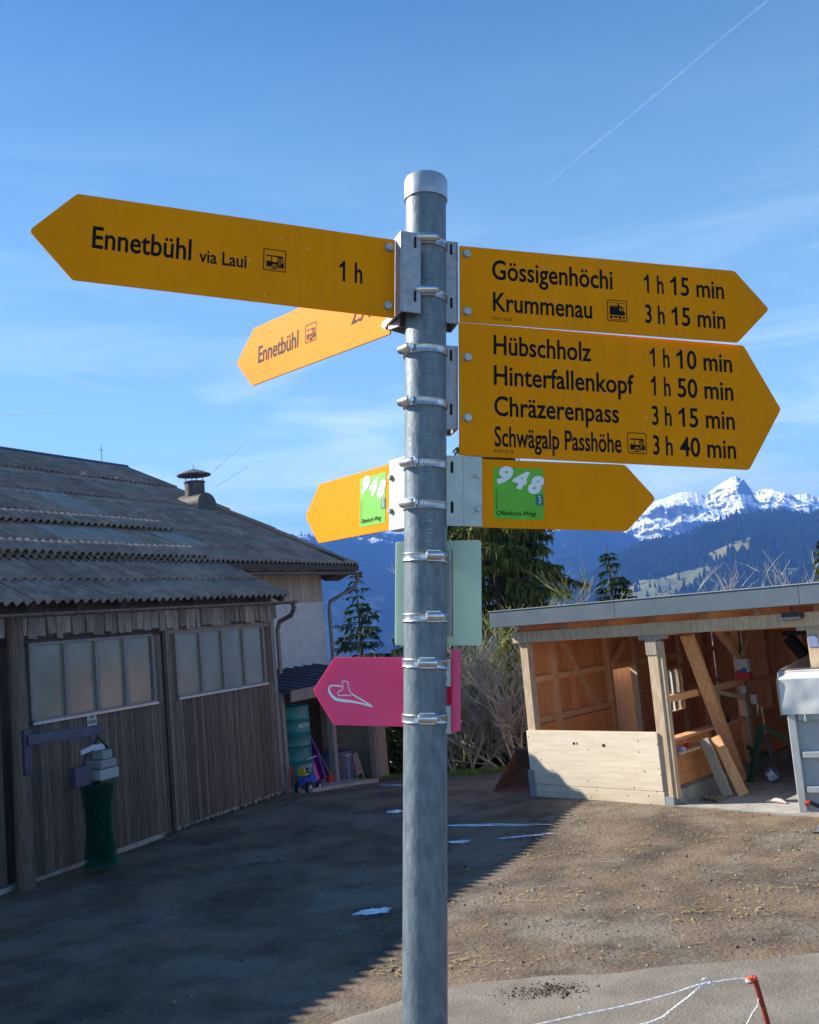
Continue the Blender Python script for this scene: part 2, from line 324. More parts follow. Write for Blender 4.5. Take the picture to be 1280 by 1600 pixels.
# pebbles, straw and grass
def scatter(name, m, count, region, size, flat_, label, mats=None):
    b = MB(); rnd = random.Random(hash(name) % 1000 if False else len(name))
    for i in range(count):
        x, y = region(rnd); z = zg(x, y)+.035*mn.noise(Vector((x*.5, y*.5, 0)))+.012*mn.noise(Vector((x*2.1, y*2.1, 3)))
        z += .022*(name == 'mud_smear'); s = size*rnd.uniform(.4, 1.4)*(1 if rnd.random() < .93 else 2); a = rnd.uniform(0, 6.28); c, d = math.cos(a), math.sin(a)
        if flat_:       # straw
            lx = s; w = .004+.002*rnd.random(); zz = z+.012; p = [(-lx, -w, 0), (lx, -w, .008), (lx, w, .008), (-lx, w, 0)]
            b.add([(x+u*c-v*d, y+u*d+v*c, zz+q) for u, v, q in p], [(0, 1, 2, 3)])
        else:
            p = [(-1, 0, 0), (0, -1.1, 0), (1.1, 0, 0), (0, .9, 0), (rnd.uniform(-.3, .3), rnd.uniform(-.3, .3), .8)]
            b.add([(x+(u*c-v*d)*s, y+(u*d+v*c)*s, z-.003+q*s) for u, v, q in p], [(0, 1, 4), (1, 2, 4), (2, 3, 4), (3, 0, 4)])
    o = b.build(name, m, fix=False); tag(o, label, name.replace('_', ' '), kind='stuff'); return o
peb = mat('pebble_stone', (.09, .075, .06), (.27, .24, .20), rough=.9, scale=9, contrast=(.35, .6))
straw_m = mat('straw', (.34, .24, .08), (.48, .36, .15), rough=.8, scale=9)
scatter('gravel', peb, 9000, lambda r: (r.uniform(-3, 6.5), 6.8+8.5*r.random()**1.3), .009, False, 'loose grey gravel scattered over the yard')
scatter('straw', straw_m, 260, lambda r: (r.uniform(-.5, 6), 8.6+6*r.random()), .03, True, 'thin straw bits strewn over the yard')
clod = mat('earth_clod', (.05, .036, .024), (.16, .12, .08), rough=.95, scale=12)
scatter('earth_clods', clod, 5200, lambda r: (r.uniform(-3.5, 6.5), 8.6+8*r.random()), .012, False, 'brown earth clods trampled over the yard')
scatter('pale_chips', mat('pale_stone_chip', (.26, .24, .21), (.36, .34, .30)), 150, lambda r: (r.uniform(.2, 6), 7.2+8*r.random()), .016, False, 'pale stone chips lying in the soil')
def clump(r):
    c = r.choice([(3.42, 10.15, .22, .05), (-.15, 8.9, .18, .08), (2.9, 14.2, .6, .18), (2.2, 15.2, .5, .15), (1.6, 12.4, .25, .1), (4.0, 12.3, .4, .15), (.9, 10.6, .2, .08), (2.6, 9.6, .15, .06)]); return (r.gauss(c[0], c[2]*1.8), r.gauss(c[1], c[3]*1.8))
scatter('straw_wisps', straw_m, 360, clump, .026, True, 'yellow straw wisps gathered in little heaps')
scatter('mud_smear', clod, 420, lambda r: (r.gauss(.72, .17), r.gauss(8.05, .07)), .010, False, 'dark mud crumbs lying on the pale track')
# snow remnants / icy puddles
ice = mat('refrozen_meltwater', (.50, .60, .78), (.70, .78, .88), rough=.12, scale=5, spec=1.0)
def puddle(cx, cy, rx, ry, ang, label, seed):
    b = MB(); n = 64; c, s = math.cos(ang), math.sin(ang); vs = []
    for k in range(n):
        t_ = 2*math.pi*k/n; q = 1+.5*mn.noise(Vector((math.cos(t_)*1.5, math.sin(t_)*1.5, seed)))+.45*mn.noise(Vector((math.cos(t_)*5, math.sin(t_)*5, seed+4))); u, v = rx*q*math.cos(t_), ry*q*math.sin(t_)
        x, y = cx+u*c-v*s, cy+u*s+v*c
        vs.append((x, y))
    zb = max(zg(x, y)+.035*mn.noise(Vector((x*.5, y*.5, 0)))+.012*mn.noise(Vector((x*2.1, y*2.1, 3))) for x, y in vs)
    zc = [zg(x, y)+.035*mn.noise(Vector((x*.5, y*.5, 0)))+.012*mn.noise(Vector((x*2.1, y*2.1, 3))) for x, y in vs]
    pts = [(x, y, z+.006) for (x, y), z in zip(vs, zc)]; cz = zg(cx, cy)+.035*mn.noise(Vector((cx*.5, cy*.5, 0)))+.012*mn.noise(Vector((cx*2.1, cy*2.1, 3)))
    pts.append((cx, cy, cz+.014)); b.add(pts, [(k, (k+1) % n, n) for k in range(n)])
    tag(b.build('ice_patch', ice, smooth=True, fix=False), label, 'ice patch', group='icy meltwater patches in the yard')
puddle(-.75, 10.65, .19, .10, 0, 'small bright oval ice patch alone in the shade left of the signpost', 1)
puddle(.75, 14.3, .75, .07, -.35, 'longest thin icy streak in the shade right of the signpost', 2)
puddle(.27, 13.55, .16, .07, 0, 'little ice patch close to the right edge of the signpost below the long streak', 3)
puddle(1.1, 13.52, .34, .05, .1, 'narrow dull ice streak below the long streak towards the open shed', 4)
puddle(-.67, 15.9, .14, .12, 0, 'ice patch peeking out left of the signpost level with the long streak', 5)
puddle(-.85, 19.6, .35, .10, -.2, 'pale crumpled ice remnant at the foot of the lean-to end wall', 6)
# ================================================================== SIGNPOST
PT = Vector((.0696, 1.4007, 3.6614)); PA = Vector((.0914, .0374, .9951)).normalized()
EX = (Vector((1, 0, 0))-PA*PA.x).normalized(); EY = PA.cross(EX)
post_h = 2.62; PB = PT-PA*post_h
POLE = frame(PB, EX, EY, PA)
post = thing('signpost', 'round galvanised steel signpost standing upright in the foreground', 'signpost', POLE)
pr = .0301; H0 = post_h-.041
b = MB(); b.lathe([(pr, 0), (pr, H0*.3), (pr, H0*.6), (pr, H0)], 64); b.build('pole', galv, post, smooth=True)
b = MB(); b.lathe([(pr+.0005, H0-.006), (pr+.0022, H0-.006), (pr+.0022, post_h-.018), (pr, post_h-.013), (pr*.6, post_h-.010), (.001, post_h-.0095)], 64); b.build('pole_cap', galv_cap, post, smooth=True)
# stencil running up the pipe
b = MB()
def pole_text(txt, h0, h1, cap, ang):
    b = MB()
    vs, fs = glyphs(txt, .0); a = min(v.x for v in vs); w = max(v.x for v in vs)-a; s = (h0-h1)/w
    out = []
    for v in vs:
        zz = post_h-h0+(v.x-a)*s; th = ang-(v.y*cap/CAP)/pr
        out.append(((pr+.0003)*math.sin(th), -(pr+.0003)*math.cos(th), zz))
    b.add(out, fs); b.build('pipe_stencil', ghost, post, fix=False)
pole_text('Arvedi', .655, .600, .0075, .32); pole_text('UNI EN10255', .577, .452, .0075, .32)
pole_text('0240 A1', .44, .375, .0075, .32); pole_text('8/2A PIOMB', .355, .27, .0075, .32); pole_text('BJESIN 1', .262, .205, .0075, .32); pole_text('Y DN L_96', .19, .125, .0075, .32)

def clamp(parent, h, phi, L_=.026, gap_back=True, back=False):
    """hose clamp round the pole, band plus worm screw housing; local coords of the parent"""
    inv = parent.matrix_world.inverted() @ POLE; z = post_h-h
    b = MB(); r1, r2 = pr+.0006, pr+.0022; nseg = 56; hw = .0058; tilt = random.uniform(-.04, .04)
    vs, fs = [], []
    for k in range(nseg):
        t = 2*math.pi*k/nseg; dz = z+tilt*r1*math.sin(t)
        for r_, q in ((r1, -hw), (r2, -hw), (r2+.0005, -hw*.85), (r2, -hw*.65), (r2, hw*.65), (r2+.0005, hw*.85), (r2, hw), (r1, hw)): vs.append((r_*math.sin(t), -r_*math.cos(t), dz+q))
    for k in range(nseg):
        for j in range(8): fs.append((k*8+j, k*8+(j+1) % 8, ((k+1) % nseg)*8+(j+1) % 8, ((k+1) % nseg)*8+j))
    b.add(vs, fs)
    band = b.xf(inv).build('hose_clamp', clamp_m, parent, smooth=True)
    # worm slots
    for s in (-1, 1):
        b = MB()
        for k in range(13 if s > 0 else 7):
            t = phi+s*(.58+k*.075); r_ = r2+.0002; d = .011
            vs = [(r_*math.sin(t+i*d), -r_*math.cos(t+i*d), z+tilt*r1*math.sin(t)+j*.0034) for i, j in ((-1, -1), (1, -1), (1, 1), (-1, 1))]
            b.add(vs, [(0, 1, 2, 3)])
        tag(b.xf(inv).build('worm_slots', dark_slot, band, fix=False), kind='stuff')
    b = MB(); t = Vector((math.cos(phi), math.sin(phi), 0)); nrm = Vector((math.sin(phi), -math.cos(phi), 0)); c = nrm*(pr+.0068)+Vector((0, 0, z+.0015))
    b.tube([c-t*L_*.5, c-t*L_*.42, c+t*L_*.42, c+t*L_*.5], [.0048, .0062, .0062, .0052], 14)
    b.tube([c+t*L_*.5, c+t*(L_*.5+.004)], .0042, 6)
    b.beam(c-t*L_*.40-nrm*.0045, c+t*L_*.40-nrm*.0045, .0148, .004, nrm)
    b.xf(inv).build('screw_housing', clamp_m, band, smooth=True)

def hexbolt(b, x, z, y, r=.0062, h=.0048):
    b.prism(rounded([(x+r*math.cos(math.pi*k/3+.3), z+r*math.sin(math.pi*k/3+.3)) for k in range(6)], .0004, 1), y-h, y-.0008)
    b.prism([(x+r*1.12*math.cos(math.pi*k/8), z+r*1.12*math.sin(math.pi*k/8)) for k in range(16)], y-.0009, y)

class Sign:
    def __init__(s, name, label, deg, yf, x0, xL, xT, htop, g, paint, group=None, rad=.004):
        b_ = R(deg); X = EX*math.cos(b_)+EY*math.sin(b_); Y = PA.cross(X)
        s.hb = htop+g; s.g = g; s.yf = yf; s.sg = 1 if xL > x0 else -1
        s.o = thing(name, label, 'sign', frame(PT-PA*s.hb, X, Y, PA), group)
        bpy.context.view_layer.update()
        pl = [(x0, 0), (xL, 0), (xT, g/2), (xL, g), (x0, g)]
        pl = rounded(pl, [.0015, rad*2, rad*1.6, rad*2, .0015])
        b = MB(); b.prism(pl, yf, yf+.0028); s.board = b.build('board', paint, s.o, bevel=.0005)
        s.lines = MB()
    def z(s, h): return s.hb-h
    def text(s, t, x0, x1, h, cap, **k):
        b = MB(); put_text(b, t, x0, x1, s.z(h), cap, s.yf-.0004, **k); b.build('lettering', black, s.o, fix=False)
    def bolts(s, pts, y=None, r=.0062, m=None):
        for x, h in pts:
            b = MB(); hexbolt(b, x, s.z(h), s.yf if y is None else y, r); b.build('bolt', m or bolt_m, s.o, bevel=.0003)
    def picto(s, x0, x1, h0, h1, kind):
        b = MB(); w = x1-x0; hh = h1-h0; y = s.yf-.0004
        P = lambda u, v: (x0+u*w, s.z(h0+v*hh))
        o_ = rounded([P(0, 0), P(1, 0), P(1, 1), P(0, 1)], .0022); i_ = rounded([P(.035, .035), P(.965, .035), P(.965, .965), P(.035, .965)], .0016)
        n = len(o_); b.add([(p[0], y, p[1]) for p in o_+i_], [(k, (k+1) % n, n+(k+1) % n, n+k) for k in range(n)])
        def poly(pts, lay=0): b.k = 1 if lay == 1 else 0; b.flat([P(*p) for p in pts], y-.0002*lay); b.k = 0
        rc = lambda a, c, d, e_, lay=0: poly([(a, c), (d, c), (d, e_), (a, e_)], lay)
        ci = lambda cx, cy, r, lay: poly([(cx+r*math.cos(k*math.pi/10), cy+r*math.sin(k*math.pi/10)) for k in range(20)], lay)
        if kind == 'bus':
            poly([(.13, .28), (.84, .28), (.86, .34), (.9, .6), (.92, .82), (.14, .80), (.14, .58), (.14, .34), (.13, .34)])
            rc(.13, .345, .33, .555, 1); rc(.37, .345, .61, .575, 1); rc(.665, .38, .685, .74, 1); rc(.725, .38, .745, .74, 1)
            poly([(.79, .38), (.82, .38), (.86, .6), (.80, .6)], 1); ci(.49, .80, .125, 1); ci(.49, .82, .095, 2); b.k = 0
            ci(.49, .82, .04, 3)
            rc(.13, .885, .86, .905)
        else:
            rc(.12, .12, .86, .14); poly([(.5, .14), (.56, .14), (.63, .2), (.54, .28), (.48, .28), (.56, .2)])
            poly([(.12, .26), (.5, .26), (.76, .29), (.8, .33), (.9, .6), (.9, .70), (.13, .70)])
            rc(.12, .305, .5, .32, 1); rc(.62, .36, .685, .50, 1); poly([(.73, .36), (.77, .36), (.81, .5), (.74, .5)], 1)
            for cx in (.2, .64): ci(cx, .80, .07, 0)
            rc(.32, .74, .52, .83); poly([(.76, .76), (.84, .76), (.9, .84), (.76, .84)]); rc(.13, .90, .9, .92)
        me_o = b.build('pictogram', [black, yellow], s.o, fix=False)
        if kind == 'bus':   # hub dot in sign colour
            b2 = MB(); c_ = [P(.49+.04*math.cos(k*math.pi/8), .82+.04*math.sin(k*math.pi/8)) for k in range(16)]; b2.flat(c_, y-.0009); b2.build('wheel_hub', yellow, me_o, fix=False)
    def route(s, x0, x1, h0, h1):
        w = x1-x0; hh = h1-h0; P = lambda u, v: (x0+u*w, s.z(h0+v*hh))
        b = MB(); b.flat([P(0, 0), P(1, 0), P(1, 1), P(0, 1)], s.yf-.0004); gf = b.build('route_field', green_m, s.o, fix=False)
        b = MB(); p = P(.045, .29)
        put_text(b, '9', *[P(.05, 0)[0], P(.34, 0)[0]], P(0, .275)[1], hh*.325, s.yf-.0008, bold=.055, shear=.25, rot=-.24)
        put_text(b, '4', *[P(.345, 0)[0], P(.66, 0)[0]], P(0, .345)[1], hh*.325, s.yf-.0008, bold=.055, shear=.25, rot=-.24)
        put_text(b, '8', *[P(.67, 0)[0], P(.96, 0)[0]], P(0, .44)[1], hh*.325, s.yf-.0008, bold=.055, shear=.25, rot=-.24)
        b.build('route_number', white_p, gf, fix=False)
        b = MB(); put_text(b, 'Ofenloch-Weg', P(.05, 0)[0], P(.85, 0)[0], P(0, .925)[1], hh*.085, s.yf-.0008, bold=.008, shear=.25)
        vs, fs = glyphs('Wanderland Schweiz', .0); a = min(v.x for v in vs); sx = hh*.39/(max(v.x for v in vs)-a); q = P(.068, .83)
        b.add([(q[0]-v.y*sx*1.0, s.yf-.0008, q[1]+(v.x-a)*sx) for v in vs], fs)
        b.build('route_name', black, gf, fix=False)
        b = MB(); b.flat([P(.84, .51), P(1.0, .51), P(1.0, .72), P(.84, .72)], s.yf-.0008); em = b.build('emblem', teal, gf, fix=False)
        b = MB()
        for u, v, a_, c_ in ((.895, .53, .04, .025), (.915, .565, .02, .015), (.91, .585, .035, .02), (.90, .615, .015, .012), (.93, .615, .015, .012), (.915, .635, .03, .03), (.90, .675, .02, .012), (.925, .69, .02, .012)):
            b.flat([P(u, v), P(u+a_, v+.004), P(u+a_, v+c_), P(u, v+c_)], s.yf-.0012)
        b.build('emblem_mark', white_p, em, fix=False)

def channel(s, xa, xb, web_x, yF, yB, h0, h1, slots, th=.0028, m=alu):
    """cast U bracket: two flanges and a web, with slotted holes for the clamps"""
    b = MB(); z0, z1 = s.z(h1), s.z(h0); sgn = 1 if web_x > (xa+xb)/2 else -1
    lo, hi = min(xa, xb), max(xa, xb)
    cut = web_x-sgn*th
    f0, f1 = (lo, cut) if sgn > 0 else (cut, hi)
    b.box(f0, f1, yF, yF+th, z0, z1); b.box(f0, f1, yB-th, yB, z0, z1); b.box(min(cut, web_x), max(cut, web_x), yF, yB, z0, z1)
    br = b.build('bracket', m, s.o, bevel=.0008)
    for x, h in slots:
        b = MB(); b.prism(rounded([(x-.0019, s.z(h)-.0085), (x+.0019, s.z(h)-.0085), (x+.0019, s.z(h)+.0085), (x-.0019, s.z(h)+.0085)], .0018), yF-.0003, yF+.0002)
        b.build('slot', dark_slot, br)

# upper left arrow
a = Sign('direction_sign', 'large yellow arrow sign pointing left to Ennetbühl via Laui, 1 h', 19.51, -.012, -.0515, -.4885, -.5443, .120, .118, yellow)
a.text('Ennetbühl', -.4667, -.3397, .1911, .0289); a.text('via Laui', -.3291, -.2652, .1918, .0181); a.text('1 h', -.1338, -.1003, .1925, .0294)
a.picto(-.2422, -.2105, .160, .1915, 'bus'); a.bolts([(-.0606, .1335), (-.0619, .2214)])
channel(a, -.0195, -.0505, -.0505, -.0345, .0345, .1150, .2350, [(-.0285, .130), (-.0285, .2105)])
# lower left, behind
bs = Sign('direction_sign', 'sunlit yellow arrow sign to Ennetbühl, partly hidden behind the larger left sign', -48, -.03, -.0454, -.4221, -.4768, .1425, .1051, yellow)
bs.text('Ennetbühl', -.4037, -.2817, .2102, .0290); bs.text('25 min', -.1386, -.0500, .2085, .0270); bs.picto(-.2618, -.2313, .1791, .2100, 'bus')
channel(bs, -.0200, -.0445, -.0445, -.034, .030, .150, .243, [])
bs.bolts([(-.0530, .158), (-.0530, .232)])
# upper right
c = Sign('direction_sign', 'yellow arrow sign pointing right to Gössigenhöchi and Krummenau', 12.67, -.014, .048, .4931, .5502, .1179, .1165, yellow)
c.text('Gössigenhöchi', .0974, .2878, .1653, .0293); c.text('Krummenau', .0984, .2535, .2141, .0281)
for t_, h in (('1', .1657), ('3', .2140)):
    c.text(t_+' h', .3395, .3715, h, .0285); c.text('15 min', .3830, .4730, h, .0285)
c.text('9.413 / 03.20', .0982, .1267, .2278, .0044, bold=.0); c.picto(.2780, .3100, .1822, .2158, 'loco'); c.bolts([(.0584, .1303), (.0589, .2188)])
channel(c, .026, .0470, .0470, -.0100, .033, .1105, .2365, [(.0362, .1235), (.0362, .206)])
clamp(c.o, .1209, .04, .030); clamp(c.o, .1999, .04, .030)
# large right
d = Sign('direction_sign', 'largest yellow arrow sign pointing right, four destinations from Hübschholz to Schwägalp Passhöhe', 13.7, -.014, .0465, .508, .568, .235, .1979, yellow)
for t_, x1, h in (('Hübschholz', .2520, .2793), ('Hinterfallenkopf', .3200, .3252), ('Chräzerenpass', .2942, .3714), ('Schwägalp Passhöhe', .2969, .4167)): d.text(t_, .0990, x1, h, .0286)
for t1, t2, h in (('1', '10 min', .2800), ('1', '50 min', .3249), ('3', '15 min', .3709), ('3', '40 min', .4165)):
    d.text(t1+' h', .3480, .3803, h, .0288); d.text(t2, .3920, .4862, h, .0288)
d.text('9.413 / 03.20', .0986, .1277, .4262, .0042, bold=.0); d.picto(.3067, .3377, .3850, .4173, 'bus'); d.bolts([(.0591, .2876), (.0586, .3777)])
channel(d, .026, .0462, .0462, -.0100, .033, .2700, .3950, [(.0355, .285), (.0355, .3655)])
clamp(d.o, .2824, -.95, .026); clamp(d.o, .3598, -.95, .026)
# route 948 right
g9 = Sign('route_sign', 'orange yellow arrow sign pointing right with green 948 Ofenloch-Weg square', 10.92, -.012, .066, .297, .344, .4372, .0988, yellow, rad=.005)
g9.route(.0968, .1709, .4487, .5232)
b = MB(); b.box(.0270, .0795, -.0150, -.0125, g9.z(.5355), g9.z(.4345)); b.box(.0265, .0295, -.0125, .02, g9.z(.5350), g9.z(.4350)); br = b.build('bracket', plate_grey, g9.o, bevel=.0006)
b = MB(); b.box(.0515, .0520, -.0154, -.0150, g9.z(.5353), g9.z(.4347)); b.build('fold_line', alu, br)
b = MB()
for h in (.4515,): b.prism(rounded([(.0353-.0021, g9.z(h)-.0085), (.0353+.0021, g9.z(h)-.0085), (.0353+.0021, g9.z(h)+.0085), (.0353-.0021, g9.z(h)+.0085)], .002), -.01535, -.0149)
b.build('slot', dark_slot, br)
h = .5090; b = MB(); b.prism(rounded([(.0353-.0021, g9.z(h)-.0085), (.0353+.0021, g9.z(h)-.0085), (.0353+.0021, g9.z(h)+.0085), (.0353-.0021, g9.z(h)+.0085)], .002), -.01535, -.0149); b.build('slot', dark_slot, br)
g9.bolts([(.0731, .4625), (.0728, .5106)], y=-.0150, r=.0040, m=plate_grey)
clamp(g9.o, .4491, -.75, .026); clamp(g9.o, .5073, -.75, .026)
# route 948 left
g8 = Sign('route_sign', 'bright sunlit yellow arrow sign pointing left with green 948 Ofenloch-Weg square', -54.81, -.012, -.0600, -.2885, -.3355, .4341, .0994, yellow, rad=.005)
g8.route(-.1578, -.0855, .4452, .5212)
b = MB(); b.box(-.0718, -.0200, -.0150, -.0125, g8.z(.5355), g8.z(.4305)); b.box(-.0718, -.030, -.0125, .004, g8.z(.5360), g8.z(.5350)); b.build('bracket', plate_grey, g8.o, bevel=.0006)
g8.bolts([(-.0660, .4567), (-.0655, .5065)], y=-.0150, r=.0042)
# square plate seen from behind
b_ = R(-12.7); X = EX*math.cos(b_)+EY*math.sin(b_); Y = PA.cross(X); hb = .552+.150
pl = thing('blank_plate', 'pale greenish white rectangular plate behind the post, seen from its back', 'sign', frame(PT-PA*hb, X, Y, PA)); bpy.context.view_layer.update()
b = MB(); b.prism(rounded([(-.0531, 0), (.0734, 0), (.0734, .150), (-.0531, .150)], .004), .036, .0385); b.build('board', white_pl, pl, bevel=.0008)
b = MB(); b.box(.0310, .0322, .0350, .0359, .012, .137); b.build('rail_edge', rust, pl)
b = MB(); b.box(-.020, .031, .0305, .0358, .013, .136); b.build('mounting_rail', plate_grey, pl, bevel=.001)
clamp(pl, .5812, .35, .024); clamp(pl, .6647, .35, .024)
# pink snowshoe sign
pk = Sign('snowshoe_trail_sign', 'magenta arrow sign pointing left with a white snowshoe outline, lowest on the post', -15.25, .034, .030, -.1467, -.1803, .719, .0973, pink, rad=.004)
pk.o['category'] = 'sign'
def ribbon(mb, pts, ws, y, closed=False):
    P = [Vector((-x, 0, pk.z(h))) for x, h in pts]; n = len(P); out = []
    for i, p in enumerate(P):
        q0 = P[i-1] if (closed or i > 0) else p; q1 = P[(i+1) % n] if (closed or i < n-1) else p
        t_ = (q1-q0).normalized(); m_ = Vector((-t_.z, 0, t_.x)); w = ws[i] if isinstance(ws, list) else ws
        out += [(p.x+m_.x*w/2, y, p.z+m_.z*w/2), (p.x-m_.x*w/2, y, p.z-m_.z*w/2)]
    mb.add(out, [(2*i, 2*i+1, 2*((i+1) % n)+1, 2*((i+1) % n)) for i in range(n if closed else n-1)])
def smooth_pts(p, closed, k=5):
    out = []; n = len(p); rng = range(n if closed else n-1)
    for i in rng:
        q = [Vector(p[j % n]) if closed else Vector(p[max(0, min(n-1, j))]) for j in (i-1, i, i+1, i+2)]
        for j in range(k):
            t_ = j/k; out.append(tuple(.5*((2*q[1])+(q[2]-q[0])*t_+(2*q[0]-5*q[1]+4*q[2]-q[3])*t_*t_+(3*q[1]-q[0]-3*q[2]+q[3])*t_**3)))
    if not closed: out.append(tuple(p[-1]))
    return out
b = MB(); yy = .034-.0004
boot = smooth_pts([(.1332, .7535), (.1257, .7547), (.1242, .7624), (.1208, .7701), (.1222, .7739), (.1282, .7735), (.1388, .7740), (.1402, .769), (.1339, .7655), (.1326, .7615), (.134, .7561)], True)
ribbon(b, boot, .0013, yy, True)
shoe = [(.0870, .7894), (.1034, .7851), (.1200, .7822), (.1337, .7810), (.1448, .7785), (.1528, .7705), (.1540, .7628), (.1479, .7597), (.1345, .7612)]
sp = smooth_pts(shoe, False); k_ = len(sp); ribbon(b, sp, [.0022+.0022*math.sin(math.pi*min(1, i/k_*1.15))**2 if i < k_ else .002 for i in range(k_)], yy)
ribbon(b, [(.1190, .7715), (.1034, .7800), (.0868, .7892)], .0022, yy)
b.build('snowshoe_outline', white_p, pk.o, fix=False)
b = MB(); b.prism(rounded([(.0365, .001), (.0425, .001), (.0425, .114), (.0365, .114)], .0025), .004, .034); b.xf(Matrix.Translation((0, 0, -.005))).build('side_flange', pink, pk.o, bevel=.001)
b = MB()
for h in (.7395, .8030): b.box(.0255, .0360, -.004, .030, pk.z(h+.019), pk.z(h-.019))
br = b.build('bracket', plate_grey, pk.o, bevel=.001)
b = MB()
for h in (.7330, .7470, .7965, .8110): MB().box(.0305, .0313, -.0044, -.0039, pk.z(h+.004), pk.z(h-.004)).build('slot', dark_slot, br)
clamp(pk.o, .7274, .08, .026); clamp(pk.o, .8014, .08, .026)
# ================================================================== BARN   local x = along wall, y = into the barn, z up
BM = frame(BO, BU, -BN, Vector((0, 0, 1)))
barn = thing('wooden_barn', 'long weathered wooden barn with corrugated grey roof and two window rows at left', 'barn', BM)
# backing and timbers
zf = lambda x: min(.05, zg(*(BO+BU*x).xy)+.05)
b = MB(); b.box(-6.5, 5.86, .06, .2, -.1, 3.84); b.build('backing_wall', bdark, barn)
b = MB(); b.box(-6.5, 5.95, -.05, .06, -.3, .06); b.build('foundation_strip', concrete, barn)
planks(barn, -6.5, -.45, .08, 3.2, .11, -.02, .035, bwood)
# sliding doors
door1 = MB().box(-.19, 2.72, -.06, -.045, 3.13, 3.2).build('sliding_door', bdark, barn, label='left barn door of narrow vertical boards with four panes')
planks(door1, -.18, 2.70, .07, 2.06, .078, -.075, .03, bwood); planks(door1, 2.52, 2.70, 2.06, 3.12, .09, -.075, .03, bwood)
door2 = MB().box(2.90, 5.86, -.03, -.015, 3.12, 3.2).build('sliding_door', bgrey, barn, label='right barn door of narrow vertical boards with four panes')
planks(door2, 2.90, 5.86, .05, 2.06, .078, -.035, .03, bwood); planks(door2, 2.90, 3.10, 2.06, 3.12, .1, -.035, .03, bwood); planks(door2, 5.62, 5.86, 2.06, 3.12, .08, -.035, .03, bwood)
MB().box(2.725, 2.80, -.10, .02, -.05, 3.2).build('door_post', bdark, barn); MB().box(2.80, 2.89, -.045, .05, -.05, 3.2).build('door_post', bgrey, barn)
MB().box(5.865, 5.97, -.06, .1, -.1, 3.5).build('corner_post', bgrey, barn)
def window_row(par, x0, x1, z0, z1, y, n):
    fr = MB(); w = (x1-x0)/n
    fr.box(x0-.03, x1+.03, y-.05, y+.03, z0-.055, z0); fr.box(x0-.03, x1+.03, y-.03, y+.03, z1, z1+.04)
    wf = fr.build('window', bgrey, par)
    MB().box(x0-.06, x1+.05, y-.075, y-.051, z0-.06, z0-.025).build('sill', galv_cap, wf)
    for i in range(1, n): MB().box(x0+w*i-.035, x0+w*i+.035, y-.045, y+.03, z0, z1).build('mullion', bgrey, wf)
    MB().box(x1, x1+.05, y-.04, y+.03, z0, z1).build('mullion', bgrey, wf); MB().box(x0-.05, x0, y-.04, y+.03, z0, z1).build('mullion', bgrey, wf)
    for i in range(n): MB().box(x0+w*i+.03, x0+w*(i+1)-.03, y, y+.008, z0, z1).build('pane', glass_m, wf)
window_row(door1, .04, 2.46, 2.10, 3.10, -.06, 4); window_row(door2, 3.12, 5.58, 2.10, 3.10, -.02, 4)
# round log post
log = MB(); log.tube([(-.32, -.20, -.05), (-.31, -.20, 1.8), (-.33, -.20, 3.5)], [.125, .115, .11], 14); log.build('log_post', bwood, barn, smooth=True)
# fringe of short hanging boards under the eave
rnd = random.Random(3)
x = -6.4
while x < 5.85:
    w = rnd.uniform(.12, .2); sk = rnd.uniform(-.04, .04); zb = 3.2+rnd.uniform(-.03, .05)
    fb = MB(); fb.prism([(x, 3.52), (x+sk, zb), (x+w-.012+sk*.4, zb+rnd.uniform(-.02, .02)), (x+w-.012, 3.52)], -.14+rnd.uniform(-.01, .01), -.11); fb.build('fascia_board', fringe_m, barn); x += w
MB().box(-6.5, 5.9, -.10, .06, 3.2, 3.74).build('eave_beam', bdark, barn)
# ---- roof sheets
PIT = R(26); tp = math.tan(PIT); zr = lambda t: 3.65+tp*(.55-t)
def sheet_mesh(w, L_, name='roof_sheet', m=None, amp=.034, pitch=.16):
    b = MB(); k = int(round(w/pitch))*6; vs = []
    for yy_, dz in ((0, -.012), (0, 0), (L_, 0)):
        for i in range(k+1): vs.append((w*i/k, yy_, amp*math.cos(2*math.pi*i/6)+dz))
    n = k+1; fs = [(j*n+i, j*n+i+1, (j+1)*n+i+1, (j+1)*n+i) for j in range(2) for i in range(k)]
    b.add(vs, fs); me = b.mesh(name, m or sheet_m, fix=False); me.polygons.foreach_set('use_smooth', [i >= k for i in range(2*k)]); return me
def course(x0, x1, t0, t1, lift, names={}):
    n = max(1, round((x1-x0)/1.0)); w = (x1-x0)/n; L_ = (t0-t1)/math.cos(PIT)+.12
    ms = [sheet_mesh(w, L_, m=q) for q in (sheet_m, sheet_l, sheet_r)]
    for i in range(n):
        k = names.get(i-n, 0); me = ms[k]
        dx = rnd.uniform(-.004, .004)
        link('roof_sheet', me, barn, (x0+w*i+dx, -t0-.0, zr(t0)+lift+rnd.uniform(-.004, .008)), (PIT-.018+rnd.uniform(-.003, .003), 0, 0))
course(-6.5, 5.92, .52, -.22, .0); course(-6.5, 5.92, -.18, -1.25, .02)
course(-6.5, 11.45, -1.0, -1.75, .07, {-6: 0, -7: 1}); course(-6.5, 11.45, -1.70, -2.75, .075, {-6: 1, -8: 1, -9: 1}); course(-6.5, 11.45, -2.70, -3.35, .08, {-9: 1, -10: 1, -6: 1})
course(-6.5, 11.45, -3.30, -4.75, .085, {-11: 1, -7: 1, -14: 1}); course(-6.5, 11.45, -4.70, -6.45, .09, {-9: 1}); course(-6.5, 11.45, -6.40, -8.15, .095)
